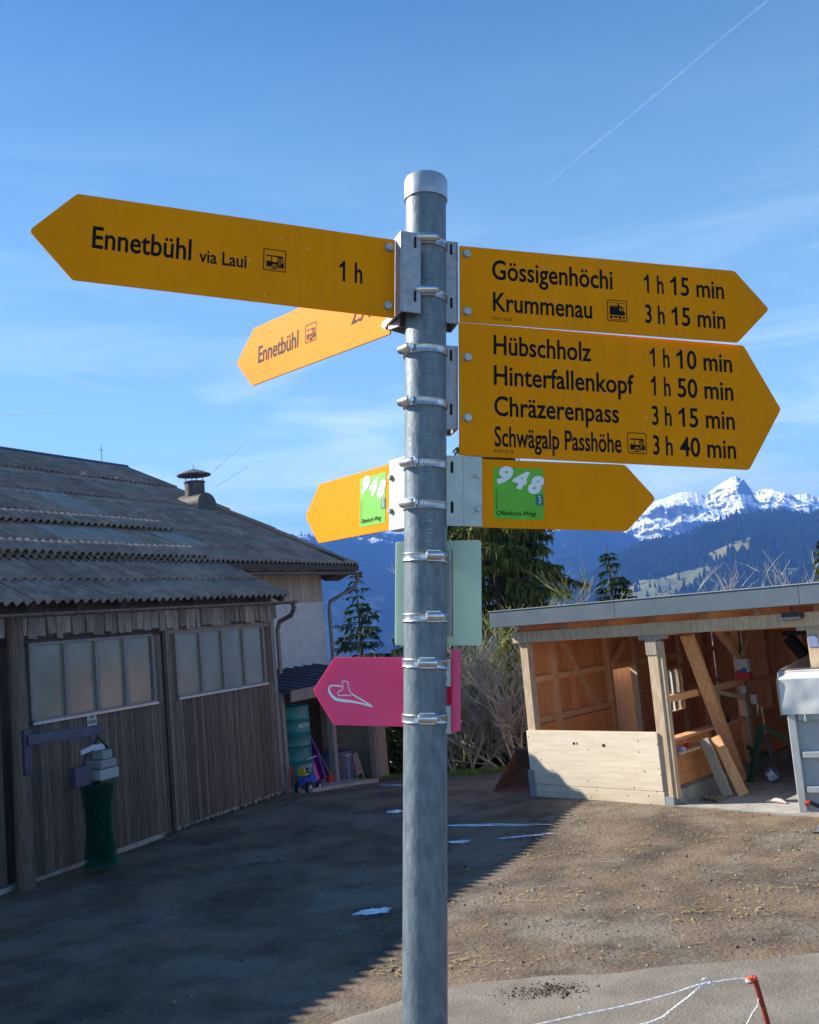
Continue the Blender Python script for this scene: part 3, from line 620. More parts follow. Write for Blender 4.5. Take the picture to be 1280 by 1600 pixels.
# raised overlap rows
course(-6.5, 6.4, -2.45, -2.85, .17); course(-6.5, 5.5, -.95, -1.35, .16)
MB().beam((-6.5, .98, zr(-.98)-.03), (11.40, .98, zr(-.98)-.03), .05, .12).build('main_eave_board', bdark, barn)
# roof deck under the sheets (verge and underside)
deck = MB(); deck.prism_x([(-.05, zr(.05)-.12), (-.05, zr(.05)-.06), (1.3, zr(-1.3)-.06), (1.3, zr(-1.3)-.12)], -6.5, 5.80); deck.prism_x([(1.05, zr(-1.05)-.12), (1.05, zr(-1.05)-.005), (8.15, zr(-8.15)-.005), (8.15, zr(-8.15)-.12)], -6.5, 11.36)
deck.build('roof_deck', bdark, barn)
vb = MB(); vb.beam((11.40, 1.0, zr(-1.0)-.01), (11.40, 8.2, zr(-8.2)-.01), .04, .16); vb.build('verge_board', bdark, barn)
vb = MB(); vb.beam((10.93, 1.1, zr(-1.1)+.11), (10.93, 5.1, zr(-5.1)+.11), .10, .07); vb.build('verge_board', bdark, barn)
rc_ = MB(); rc_.tube([(-6.5, 8.15, zr(-8.15)+.02), (11.45, 8.15, zr(-8.15)+.02)], .11, 10); rc_.build('ridge_cap', leanroof, barn, smooth=True)
bk = MB(); bk.box(-6.5, 11.45, 0, 8.5, -.02, .02); bk.xf(Matrix.Translation((0, 8.15, zr(-8.15)+.0)) @ Matrix.Rotation(-PIT, 4, 'X')).build('rear_roof_slope', sheet_m, barn)
# gutters
def gutter(x0, x1, y, z0, z1, r=.07):
    b = MB(); n = 8; vs = []
    for x_, z_ in ((x0, z0), (x1, z1)):
        for rr in (r, r-.008):
            for k in range(n+1):
                t_ = math.pi+math.pi*k/n; vs.append((x_, y+rr*math.cos(t_), z_+rr*math.sin(t_)))
    m_ = n+1; fs = []
    for k in range(n):
        fs += [(k, k+1, 2*m_+k+1, 2*m_+k), (m_+k, m_+k+1, 3*m_+k+1, 3*m_+k), (2*m_+k, 2*m_+k+1, 3*m_+k+1, 3*m_+k)]
    fs += [(0, m_, 3*m_, 2*m_), (n, m_+n, 3*m_+n, 2*m_+n)]
    b.add(vs, fs); g = b.build('gutter', gut, barn, smooth=True)
    q = MB(); x_ = x0+.3
    while x_ < x1:
        z_ = z0+(z1-z0)*(x_-x0)/(x1-x0); q.beam((x_, y-r-.006, z_+.02), (x_, y-r*.7, z_-.055), .025, .008, (1, 0, 0)); q.beam((x_, y-r*.7, z_-.058), (x_, y+r*.7, z_-.058), .025, .008); x_ += .55
    q.build('gutter_hook', gut, g)
gutter(-6.5, 6.02, -.555, 3.49, 3.545, .055); gutter(5.0, 11.38, .92, 4.22, 4.27)
b = MB(); b.tube([(5.93, -.555, 3.50), (5.96, -.555, 3.40), (6.00, -.45, 3.28), (6.03, -.16, 3.18), (6.03, -.10, 3.02)], .045, 10); b.tube([(6.03, -.10, 3.02), (6.03, -.10, 2.2)], .042, 10); b.build('downspout', gut, barn, smooth=True)
b = MB(); b.tube([(11.25, .92, 4.20), (11.24, .93, 4.05), (11.1, 1.0, 3.88), (10.72, 1.46, 3.60), (10.70, 1.48, 3.4), (10.70, 1.48, 1.9)], .045, 10); b.build('downspout', gut, barn, smooth=True)
# main building wall behind
b = MB(); b.box(5.0, 10.62, 1.66, 1.9, -.9, 4.35); b.build('rear_wall_backing', bdark, barn)
gw = MB(); gw.add([(10.62, 1.7, -1), (10.62, 14.6, -1), (10.62, 14.6, 4.5), (10.62, 8.15, 7.6), (10.62, 1.7, 4.4)], [(0, 1, 2, 3, 4)]); gw.build('gable_wall', blk_wall, barn)
planks(barn, 5.95, 10.64, 3.62, 4.32, .16, 1.60, .05, gwood, name='wall_board', zj=.0)
for r_ in range(9):            # block courses
    zz = 1.72+r_*.21; x = 5.97-.25*(r_ % 2)
    while x < 10.62:
        x2 = min(x+.5, 10.63)
        if x2-x > .08 and x > 5.9: link('block', unit(blk_wall), barn, (x+.004, 1.60, zz+.004), (0, 0, 0), (x2-x-.008, .05, .202))
        x += .5
MB().box(5.9, 10.63, 1.615, 1.66, -.9, 3.62).build('mortar', blk_wall, barn)
# flying purlin under the corner of the main eave
b = MB(); b.prism_x([(.98, 4.30), (1.9, 4.62), (1.9, 4.30), (1.5, 4.10)], 10.66, 11.3); b.build('eave_bracket', bdark, barn)
b = MB()
for k in range(9): b = MB(); b.beam((6.2+k*.62, 1.0, zr(-1.0)-.06), (6.2+k*.62, 1.7, zr(-1.7)-.06), .09, .13); b.build('rafter_end', bdark, barn)
b = MB()
for k in range(15): b = MB(); b.beam((-6.2+k*.86, -.40, zr(.40)-.12), (-6.2+k*.86, .1, zr(-.1)-.12), .09, .12); b.build('rafter_end', bdark, barn)
# ventilation cowl (on the roof)
cowl_m = mat('sooty_sheet_metal', (.06, .052, .048), (.11, .10, .095), rough=.6, metal=.3, scale=8)
cw = thing('roof_ventilator', 'squat sheet metal ventilation cowl with conical hat on the barn roof', 'vent', BM @ Matrix.Translation((10.2, 4.85, zr(-4.85)+.02)))
b = MB(); arc = [(-.38, -.45), (-.38, .02)]+[(-.38*math.cos(t_*math.pi/10), .04+.30*math.sin(t_*math.pi/10)) for t_ in range(0, 11)]+[(.38, .02), (.38, -.45)]
b.prism(arc, -.36, .36); b.build('saddle', cowl_m, cw, smooth=True)
b = MB(); b.lathe([(.25, .2), (.25, .62), (.27, .63), (.27, .66), (.24, .66)], 28); b.build('cylinder_shaft', cowl_m, cw, smooth=True)
for k in range(4): t_ = k*math.pi/2+.4; b = MB(); b.tube([(.22*math.cos(t_), .22*math.sin(t_), .62), (.22*math.cos(t_), .22*math.sin(t_), .86)], .012, 6); b.build('strut', gut, cw)
b = MB(); b.lathe([(.42, .81), (.43, .84), (.22, .93), (.05, .985), (.0, .99)], 28); b.tube([(0, 0, .98), (0, 0, 1.1)], .008, 5); b.build('hat', gut, cw, smooth=True)
an = MB(); an.tube([(0, 0, 0), (0, 0, .45)], .010, 5); an.tube([(-.12, 0, .33), (.12, 0, .33)], .006, 5); ao = an.build('antenna', gut); ao.matrix_world = BM @ Matrix.Translation((10.5, 8.15, zr(-8.15)+.12)); tag(ao, 'thin short antenna rod on the barn ridge against the sky', 'antenna')

# ---- signs on the door
def on_barn(x, y, z): return BM @ Matrix.Translation((x, y, z))
nb = thing('notice_board', 'small white notice with dark letters KDB on the left barn door', 'sign', on_barn(1.01, -.079, 1.82))
MB().box(0, .18, -.008, 0, 0, .25).build('sheet', mat('notice_white', (.50, .48, .50)), nb)
b = MB(); put_text(b, 'KDB', .02, .16, .10, .05, -.0095, bold=.03); b.build('lettering', black, nb, fix=False)
b = MB()
for z_ in (.03, .05, .07): b.box(.03, .15, -.0092, -.0082, z_, z_+.006)
b.build('small_print', mat('faded_red_print', (.35, .12, .12)), nb)
b = MB(); b.box(.05, .13, -.0092, -.0082, .17, .235); b.build('logo', mat('faded_green_print', (.18, .25, .17)), nb)
nb = MB().box(0, .20, -.01, 0, 0, .11); nbo = nb.build('label_plate', mat('label_white', (.50, .50, .62))); nbo.matrix_world = on_barn(1.12, -.078, 1.50); tag(nbo, 'blank bluish white label on the door above the cow brush motor', 'label')

# ---- cow brush
cb = thing('cow_brush', 'green rotating cow brush hanging from a steel arm in front of the barn door', 'cow brush', on_barn(.50, -.68, 0))
steel_b = mat('blue_grey_steel', (.055, .055, .10), (.08, .08, .13), rough=.5, metal=.3)
b = MB(); b.beam((-.83, .34, 1.885), (.10, -.02, 1.885), .08, .13); b.build('arm', steel_b, cb, bevel=.004)
b = MB(); b.box(-.88, -.76, .33, .42, 1.45, 2.02); b.build('wall_mount', steel_b, cb, bevel=.004)
b = MB(); b.tube([(.07, 0, 1.90), (.07, 0, 1.80), (.05, 0, 1.74), (-.16, 0, 1.58), (-.19, 0, 1.5), (-.19, 0, 1.25), (-.10, 0, 1.20)], .018, 8); b.tube([(.07, 0, 1.80), (.26, 0, 1.62), (.28, 0, 1.5)], .018, 8); b.build('yoke', mat('black_steel', (.015, .015, .02), rough=.4), cb, smooth=True)
mg = mat('motor_grey', (.16, .19, .22), (.24, .27, .29), rough=.4)
b = MB(); b.box(-.02, .28, -.13, .13, 1.37, 1.48); b.build('motor', mg, cb, bevel=.01); b = MB(); b.box(-.05, .30, -.14, .14, 1.22, 1.36); b.build('motor', mat('motor_light', (.30, .33, .34)), cb, bevel=.012)
b = MB(); b.box(.06, .24, -.09, .09, 1.485, 1.60); b.build('motor', mat('motor_green', (.20, .26, .24)), cb, bevel=.01)
b = MB(); b.box(-.46, -.20, -.1, .02, 1.20, 1.46); b.build('control_box', steel_b, cb, bevel=.01)
b = MB(); b.box(-.10, .16, -.152, -.142, 1.655, 1.72); b.xf(Matrix.Rotation(R(-10), 4, 'Y')).build('label_plate', mat('sticker_white', (.45, .45, .55)), cb)
br_m = mat('green_bristle', (.003, .11, .07), (.010, .22, .14), rough=.6, scale=30); core = mat('brush_core', (.004, .008, .010), rough=.9)
def brr(z): return .175+.08*((z-.62)/.55)**2+.015*math.sin(z*3)
b = MB(); b.lathe([(.06, .10), (.09, .2), (.085, .6), (.09, 1.05), (.05, 1.16)], 18, c=(.02, 0, 0)); b.tube([(.02, 0, 1.15), (.04, 0, 1.24)], .04, 10); b.build('brush_core', core, cb, smooth=True)
b = MB(); rr_ = random.Random(5)
for k in range(11000):
    z_ = .12+1.05*rr_.random(); t_ = rr_.uniform(0, 6.283); r1 = brr(z_)*rr_.uniform(.9, 1.03); dz = rr_.uniform(-.03, .03)-(.03 if z_ < .2 else 0); w = .0035
    c_, s_ = math.cos(t_), math.sin(t_); px, py = .02+.09*c_, .09*s_; qx, qy = .02+r1*c_, r1*s_
    b.add([(px-s_*w, py+c_*w, z_), (px+s_*w, py-c_*w, z_), (qx+s_*w, qy-c_*w, z_+dz), (qx-s_*w, qy+c_*w, z_+dz)], [(0, 1, 2, 3)])
tag(b.build('bristles', br_m, cb, fix=False), kind='stuff')

# ================================================================== LEAN-TO and its contents
lt = thing('lean_to_shed', 'low open lean-to with dark roof attached beyond the wooden barn doors', 'lean-to', BM)
gz_ = lambda s, t: zg(*((BO+BU*s+BN*t).xy))
b = MB(); b.prism_x([(-.28, 1.80), (-.28, 1.86), (1.6, 2.16), (1.6, 2.09)], 6.02, 10.1); b.build('roof_slab', leanroof, lt)
for k in range(11): MB().prism_x([(-.30, 1.862), (-.30, 1.89), (1.58, 2.19), (1.58, 2.162)], 6.05+k*.385, 6.09+k*.385).build('roof_batten', leanroof, lt)
MB().box(6.0, 10.1, -.33, -.29, 1.66, 1.87).build('fascia_board', fringe_m, lt)
for x_, w in ((5.99, .10), (7.78, .13), (9.5, .1)): MB().box(x_, x_+w, -.10, .03, gz_(x_, .05)-.1, 1.83).build('post', bgrey, lt)
MB().box(7.85, 9.6, -.08, .0, 1.02, 1.12).build('rail', bgrey, lt)
for k in range(4): MB().box(9.6+k*.11, 9.70+k*.11, -.12, -.08, -.42, 1.85).build('end_plank', gwood, lt)
planks(lt, 9.95, 10.0, -.5, 1.8, .06, -.1, 1.7, gwood, name='end_plank')
b = MB(); b.box(6.0, 10.0, 1.50, 1.56, -.8, 2.1); b.build('back_wall', bdark, lt)
MB().prism([(6.0, gz_(6, 0)-.1), (8.6, -.45), (8.6, -.22), (6.0, gz_(6, 0)+.06)], -.62, 1.5).build('floor_slab', concrete, lt)
fl = lambda s: .06+(-.28)*(s-6)/2.6
drum_m = mat('teal_drum_paint', (.01, .12, .13), (.02, .18, .18), rough=.45, scale=4)
def drum(s, t, z, lab, tx):
    o = thing('oil_drum', lab, 'barrel', on_barn(s, -t, z)); b = MB()
    b.lathe([(.275, 0), (.292, .01), (.285, .03), (.285, .26), (.297, .28), (.285, .30), (.285, .50), (.297, .52), (.285, .54), (.285, .75), (.292, .78), (.27, .785), (.27, .765), (.0, .765)], 28); b.build('shell', drum_m, o, smooth=True)
    b = MB(); vs, fs = glyphs(tx, .02); a0 = min(v.x for v in vs); w = max(v.x for v in vs)-a0; sc = .36/w
    th0 = -.75
    b.add([(.2875*math.sin(th0+(v.x-a0)*sc/.2875), -.2875*math.cos(th0+(v.x-a0)*sc/.2875), .36+v.y*sc*1.5) for v in vs], fs); b.build('lettering', mat('pale_drum_print', (.4, .5, .48)), o, fix=False)
drum(6.78, -.15, fl(6.78)-.02, 'teal oil drum under the stacked one in the lean-to, half hidden by toys', 'MOTOREX'); drum(6.78, -.15, fl(6.78)+.77, 'teal oil drum stacked on top of another drum in the lean-to', 'MOTOREX')
# toboggan
purple = mat('purple_plastic', (.10, .015, .16), (.14, .02, .2), rough=.35); pinkp = mat('pink_plastic', (.55, .08, .28), rough=.35)
tg = thing('plastic_toboggan', 'purple plastic toboggan leaning upright beside the teal drums', 'sled', on_barn(7.36, .10, fl(7.4)) @ Matrix.Rotation(R(-10), 4, 'X') @ Matrix.Rotation(R(-12), 4, 'Y'))
b = MB(); outl = rounded([(-.2, 0), (.2, 0), (.24, .6), (.16, 1.0), (-.16, 1.0), (-.24, .6)], .10, 5); b.prism(outl, -.02, .02)
inn = rounded([(-.14, .05), (.14, .05), (.18, .6), (.12, .92), (-.12, .92), (-.18, .6)], .07, 5)
b.k = 0; n_ = len(outl)
rim = MB(); o2 = [(x_, z_) for x_, z_ in outl]; rim.add([(x_, -.12, z_) for x_, z_ in o2]+[(x_, -.12, z_) for x_, z_ in inn]+[(x_, -.02, z_) for x_, z_ in inn]+[(x_, .0, z_) for x_, z_ in o2], [(k, (k+1) % n_, n_+(k+1) % n_, n_+k) for k in range(n_)]+[(n_+k, n_+(k+1) % n_, 2*n_+(k+1) % n_, 2*n_+k) for k in range(n_)]+[(k, (k+1) % n_, 3*n_+(k+1) % n_, 3*n_+k) for k in range(n_)])
b.build('hull', purple, tg); rim.build('rim', purple, tg, smooth=True)
b = MB(); b.prism(rounded([(-.07, .08), (.07, .06), (.09, .42), (-.05, .46)], .04), -.045, -.021); b.build('seat_pad', pinkp, tg); b = MB(); b.prism([(-.02, .62), (.09, .58), (.04, .84)], -.045, -.021); b.build('sticker', pinkp, tg)
# red trestle
red = mat('red_enamel', (.45, .03, .02), rough=.45)
rt = thing('red_frame_stand', 'small red tubular frame standing at the barn corner', 'stand', on_barn(5.93, -.22, -.04)); b = MB()
b.tube([(-.12, -.02, 0), (-.02, 0, .52), (.05, 0, .52), (.16, -.02, 0)], .016, 6); b.build('frame', red, rt); b = MB(); b.tube([(-.14, -.05, .02), (.26, -.05, .03)], .018, 6); b.build('foot_bar', red, rt)
# toy tractor
tt = thing('toy_tractor', 'childs pedal tractor with blue body in front of the teal drums', 'toy', on_barn(6.22, -.38, -.05) @ Matrix.Scale(.8, 4)); blue = mat('blue_plastic', (.03, .09, .45), rough=.35); rub = mat('black_rubber', (.012, .012, .014), rough=.8)
b = MB(); b.prism(rounded([(-.2, .18), (.28, .16), (.30, .34), (.1, .40), (-.06, .32), (-.2, .42)], .03), -.1, .1); b.build('body', blue, tt)
for x_, r_ in ((-.17, .15), (.24, .11)):
    for y_ in (-.17, .12):
        b = MB(); b.lathe([(r_*.5, -.035), (r_, -.03), (r_, .03), (r_*.5, .035)], 18); b.xf(Matrix.Translation((x_, y_, r_)) @ Matrix.Rotation(R(90), 4, 'X')); w_ = b.build('wheel', rub, tt, smooth=True)
        b = MB(); b.lathe([(.001, -.04), (r_*.42, -.04), (r_*.42, .04), (.001, .04)], 14); b.xf(Matrix.Translation((x_, y_, r_)) @ Matrix.Rotation(R(90), 4, 'X')); b.build('rim', mat('wheel_rim_grey', (.42, .40, .40)), w_)
b = MB(); b.tube([(.1, 0, .36), (.05, 0, .55)], .014, 6); b.tube([(-.04, -.08, .56), (.13, .08, .55)], .02, 6); b.build('steering_wheel', rub, tt); b = MB(); b.box(-.2, -.02, -.09, .09, .42, .46); b.box(-.22, -.18, -.09, .09, .42, .62); b.build('seat', mat('yellow_plastic', (.45, .33, .03)), tt)
# trolley pole / scooter
so = thing('kick_scooter', 'tall thin blue scooter handle standing before the purple toboggan', 'scooter', on_barn(6.52, -.34, -.09) @ Matrix.Scale(.75, 4)); b = MB(); b.tube([(0, 0, .1), (.03, 0, .85)], .018, 8); b.build('stem', mat('blue_steel', (.05, .12, .3), rough=.4), so); b = MB(); b.tube([(-.2, 0, .84), (.22, 0, .86)], .014, 6); b.build('handlebar', clamp_m, so); b = MB(); b.box(-.5, 0, -.06, .06, .07, .10); b.build('deck', rub, so)
for x_ in (-.5, .02):
    b = MB(); b.lathe([(.02, -.015), (.07, -.015), (.07, .015), (.02, .015)], 14); b.xf(Matrix.Translation((x_, 0, .07)) @ Matrix.Rotation(R(90), 4, 'X')); b.build('wheel', rub, so)
# broom
bo = thing('broom', 'long handled broom leaning against the lean-to back wall beside the middle post', 'broom', on_barn(7.75, .1, fl(7.7))); b = MB(); b.tube([(0, -.1, .12), (.12, .75, 1.5)], .013, 6); b.build('handle', gwood, bo); b = MB(); b.box(-.15, .15, -.14, -.07, 0, .13); b.build('brush_head', red, bo)
# second bay
tk = thing('steel_tank', 'low blue grey steel tank in the right bay of the lean-to', 'tank', on_barn(8.75, .45, -.36)); b = MB(); b.lathe([(.30, 0), (.36, .06), (.37, .3), (.37, .62), (.33, .70), (.1, .72)], 24); b.build('vessel', mat('tank_blue_grey', (.06, .07, .13), (.10, .10, .16), rough=.5), tk, smooth=True); b = MB(); b.tube([(-.2, 0, .7), (.2, 0, .7), ], .02, 6); b.build('lid_handle', gut, tk)
ps = thing('pipe_stand', 'upright pale blue tubular stand beside the steel tank in the lean-to', 'stand', on_barn(8.42, -.02, -.32) @ Matrix.Scale(.75, 4)); b = MB(); b.box(-.04, .04, -.03, .03, 0, .80); b.build('upright', mat('pale_blue_paint', (.13, .22, .34)), ps); b = MB(); b.box(-.12, .16, -.04, .04, .80, .85); b.build('top_bar', mat('pale_top', (.34, .33, .31)), ps); MB().box(-.18, .18, -.12, .12, -.02, .03).build('base_plate', gut, ps)
ch = thing('garden_chair', 'folded wooden slatted chair leaning in the right bay of the lean-to', 'chair', on_barn(9.25, .15, -.40) @ Matrix.Scale(.8, 4) @ Matrix.Rotation(R(-8), 4, 'Y') @ Matrix.Rotation(R(-10), 4, 'X'))
for x_ in (-.18, .15): MB().box(x_, x_+.03, -.02, .02, 0, .78).build('side_rail', gwood, ch)
for k in range(3): MB().box(-.10+k*.08, -.05+k*.08, -.03, -.015, .28, .76).build('slat', gwood, ch)
MB().box(-.18, .18, -.02, .02, .22, .27).build('cross_bar', gwood, ch); MB().box(-.18, .18, -.02, .02, .74, .78).build('cross_bar', gwood, ch)
# ================================================================== OPEN TIMBER SHED  local x along the front, y inwards, z up
SO = Vector((1.635, 16.275, 0)); SM = frame(SO, Vector((.725, -.689, 0)), Vector((.689, .725, 0)), Vector((0, 0, 1)))
shed = thing('timber_shed', 'open new timber shed with flat grey-edged roof and pale front panel at right', 'shed', SM)
def on_shed(x, y, z): return SM @ Matrix.Translation((x, y, z))
# floor, plinths
b = MB(); b.box(2.50, 7.6, -.04, 6.8, -.35, .015); b.build('floor_slab', concrete, shed)
b = MB(); b.box(2.34, 2.52, .10, 6.6, -.2, .20); b.box(-.05, .14, .0, 6.8, -.6, .12); b.box(2.52, 7.5, 6.62, 6.8, -.2, .25); b.build('plinth', concrete, shed)
# posts
def post_at(x, y, z0, z1, w, m, nm='post'): return MB().box(x, x+w, y, y+w, z0, z1).build(nm, m, shed, bevel=.004)
post_at(-.03, .0, .0, 2.62, .15, pwood); post_at(2.34, -.02, .04, 2.42, .16, pwood); post_at(4.72, .0, .04, 2.44, .16, pwood); post_at(7.0, 0, 0, 2.44, .16, pwood)
MB().box(2.22, 2.62, -.03, .15, 2.39, 2.46).build('saddle_board', gwood, shed); MB().box(4.60, 5.02, -.03, .17, 2.40, 2.46).build('saddle_board', gwood, shed)
MB().box(2.325, 2.50, -.035, -.022, 2.17, 2.39).build('grey_sheath', gwood, shed); MB().box(2.33, 2.51, -.045, .15, -.12, .13).build('post_shoe', galv_cap, shed); MB().box(-.06, .06, -.075, -.05, -.40, .42).build('post_shoe', galv_cap, shed); MB().box(4.735, 4.865, -.012, -.001, 2.18, 2.34).build('label_plate', mat('label_blue', (.18, .22, .38)), shed)
# beam, roof
MB().box(-.12, 7.6, -.06, .12, 2.46, 2.64).build('front_beam', pwood, shed, bevel=.004)
zt = lambda y: 2.755-.03*(y+.6)
b = MB(); b.prism_x([(-.25, zt(-.25)), (-.25, 2.96), (7.4, 2.72), (7.4, zt(7.4))], -.355, 7.8); b.build('roof', leanroof, shed)
for x0_, x1_ in ((-.385, 2.02), (2.025, 4.80), (4.805, 7.9)): MB().box(x0_+.0, x1_, -.28, -.252, 2.745, 3.005).build('fascia', fascia_m, shed, bevel=.003)
MB().box(-.386, -.36, -.25, 7.4, 2.745, 3.0).build('fascia', fascia_m, shed); MB().box(-.39, 7.9, -.295, -.245, 3.006, 3.018).build('drip_edge', galv_cap, shed)
for k in range(10): MB().prism_x([(.125, zt(.12)-.004), (.125, zt(.12)-.11), (6.9, zt(6.9)-.11), (6.9, zt(6.9)-.004)], -.12+k*.82, -.02+k*.82).build('rafter', owood, shed)
b = MB(); b.prism_x([(-.24, zt(-.24)-.002), (-.24, zt(-.24)-.003), (7.3, zt(7.3)-.003), (7.3, zt(7.3)-.002)], -.35, 7.7); b.build('soffit_boarding', owood, shed)
# front panel
MB().box(-.03, 2.36, -.052, -.022, .20, 1.04).build('front_panel', panel_m, shed, bevel=.003); MB().prism([(0.02, -.05), (2.37, .0), (2.37, .195), (0.02, .195)], -.049, -.022).build('front_panel', panel_m, shed, bevel=.003)
MB().box(.86, .90, -.056, -.0515, .84, .875).build('bolt_hole', dark_slot, shed); MB().box(.93, .945, -.056, -.0515, .84, .875).build('bolt_hole', dark_slot, shed); MB().box(1.40, 1.45, -.056, -.0515, .82, .86).build('bolt_hole', dark_slot, shed)
MB().box(-.03, 2.36, -.02, .03, 1.0, 1.045).build('top_rail', pwood, shed)
# left end wall (x = 0) : boards, studs, rails, brace, doorway and window
def wall_x(x, y0, y1, zf_, w=.19, skip=()):
    n = round((y1-y0)/w); w = (y1-y0)/n
    for i in range(n):
        a, c_ = y0+w*i, y0+w*(i+1); m_ = (a+c_)/2; segs = [(.12, 2.66-.03*m_)]
        for s0, s1, h0, h1 in skip:
            if s0 < m_ < s1: segs = [(p, min(q, h0)) for p, q in segs if p < h0]+[(max(p, h1), q) for p, q in segs if q > h1]
        for p, q in segs:
            if q-p > .03: link('wall_board', unit(oplank), shed, (x+random.uniform(-.003, .003), a+.003, p), (0, 0, 0), (.024, w-.006, q-p))
wall_x(-.04, .15, 6.6, 0, skip=[(2.5, 3.3, .12, 1.76), (4.36, 5.0, .72, 1.62)])
for y_ in (.72, 2.40, 3.32, 4.26, 5.02, 5.9): MB().box(-.012, .09, y_, y_+.10, .12, 2.6-.03*y_).build('stud', owood, shed)
for z_, segs in ((1.78, ((.15, 6.5),)), (1.12, ((.15, 2.4), (3.42, 4.26), (5.12, 6.5))), (2.46, ((.15, 6.5),))):
    for p, q in segs: MB().box(-.010, .07, p, q, z_, z_+.10).build('rail', owood, shed)
MB().box(-.014, .05, .15, 2.38, .12, 1.10).build('lower_board', oplank, shed)
b = MB(); b.beam((.045, 1.0, 2.46), (.045, 2.0, 1.16), .07, .11, (1, 0, 0)); b.build('brace', owood, shed); b = MB(); b.beam((.12, 2.45, 1.86), (.12, 2.95, 2.25), .07, .09, (1, 0, 0)); b.build('brace', owood, shed)
# window in the end wall
wf = MB(); wf.box(-.05, .10, 4.36, 4.41, .72, 1.62); wf.box(-.05, .10, 4.95, 5.0, .72, 1.62); wf.box(-.05, .10, 4.41, 4.95, .72, .77); wf.box(-.05, .10, 4.41, 4.95, 1.57, 1.62); wfo = wf.build('window', owood, shed)
white_f = mat('white_window_frame', (.70, .70, .66), rough=.4)
for y_ in (4.41, 4.655, 4.70, 4.915): MB().box(.0, .04, y_, y_+.035, .77, 1.57).build('casement', white_f, wfo)
clear = mat('window_glass', (.6, .65, .65), rough=.05); n, l, b_ = nodes(clear); b_.inputs['Transmission Weight'].default_value = .95
for y_ in (4.445, 4.735): MB().box(.015, .019, y_, y_+.18, .77, 1.57).build('pane', clear, wfo)
# grey door leaf ajar outside the doorway
door = MB().box(-.36, -.345, 2.5, 3.9, .25, .35).build('door', gwood, shed, label='grey board door leaf standing open outside the doorway')
for k in range(8): link('plank', unit(leaf_m), door, (-.40, 2.35+k*.2, .1), (0, 0, 0), (.025, .194, 1.85))
MB().box(-.02, .12, 3.26, 3.36, .12, 1.80).build('door_jamb', pwood, shed)
# back wall and right wall
for i in range(36): link('wall_board', unit(oplank), shed, (.0+i*.2, 6.6, .1), (0, 0, 0), (.194, .024, 2.35))
for i in range(33): link('wall_board', unit(oplank), shed, (7.2, .15+i*.195, .1), (0, 0, 0), (.024, .19, 2.5))
for x_ in (1.1, 3.2, 4.4, 5.6, 6.6): MB().box(x_, x_+.1, 6.48, 6.6, .2, 2.45).build('stud', owood, shed)
# dividing frame (x = 2.37): posts, rails, low boarding, braces
post_at(2.36, 2.62, .2, 2.5, .14, owood); post_at(2.37, 5.2, .2, 2.5, .12, owood); MB().box(2.50, 2.56, .0, .10, .10, 2.36).build('stud', pwood, shed)
MB().box(2.36, 2.46, .14, 2.62, 1.44, 1.54).build('rail', owood, shed); MB().box(2.36, 2.46, 2.76, 6.5, 1.38, 1.48).build('rail', owood, shed)
MB().box(2.34, 2.50, .14, 6.5, 2.42, 2.56).build('plate_beam', owood, shed)
for k in range(4): MB().box(2.345, 2.37, .14, 6.5, .205+k*.17, .370+k*.17).build('low_board', oplank, shed)
MB().box(2.34, 2.52, .14, 6.5, .89, .93).build('shelf', owood, shed); MB().box(2.38, 2.60, .14, 1.0, .70, .74).build('shelf', pwood, shed)
for p, q in (((2.43, 2.66, 1.95), (2.43, 2.05, 2.42)), ((2.43, 2.74, 1.95), (2.43, 3.35, 2.42))):
    b = MB(); b.beam(p, q, .09, .12, (1, 0, 0)); b.build('brace', owood, shed)
b = MB(); b.beam((2.62, .70, 2.40), (2.62, 1.86, .05), .08, .20, (1, 0, 0)); b.build('diagonal_plank', owood, shed)
MB().box(2.4, 7.4, 1.9, 2.05, 2.36, 2.50).build('cross_beam', owood, shed)
MB().box(2.4, 7.4, 4.2, 4.35, 2.30, 2.44).build('cross_beam', owood, shed)
# floodlight under the roof edge
fl_ = thing('floodlight', 'small black floodlight hung under the shed roof edge, unlit', 'floodlight', on_shed(4.62, -.12, 2.60)); blackm = mat('black_housing', (.02, .02, .022), rough=.45)
b = MB(); b.prism_x([(-.07, -.05), (.07, -.02), (.07, .03), (-.05, .05)], -.13, .13); b.build('housing', blackm, fl_, bevel=.006)
b = MB(); b.add([(-.11, -.060, -.052), (.11, -.060, -.052), (.11, .060, -.026), (-.11, .060, -.026)], [(0, 1, 2, 3)]); b.build('lens', mat('lens_glass', (.75, .78, .75), rough=.15), fl_, fix=False)
b = MB(); b.tube([(0, 0, .04), (0, 0, .16)], .012, 6); b.build('bracket', blackm, fl_)
# leaning planks in the bay
def leaner(lab, x0, y0, x1, y1, h, m, w=.16):
    o = thing('plank', lab, 'plank', on_shed(x0, y0, .02)); b = MB(); b.beam((0, 0, .0), (x1-x0, y1-y0, h), w, .05, (0, 1, 0)); b.build('board', m, o, bevel=.003)
leaner('dark grey weathered plank leaning against the shed dividing wall', 2.95, .74, 2.66, .78, .82, gwood, .15)
leaner('short fresh orange plank leaning beside the dark weathered plank', 3.14, .86, 2.78, .92, .84, owood, .15)
o = thing('slanting_bar', 'slanting squared wooden bar sticking out by the socket box post', 'bar', on_shed(2.55, 2.45, 1.22)); b = MB(); b.beam((.02, .1, 0), (-.10, -1.0, .28), .05, .06); b.build('bar', pwood, o)
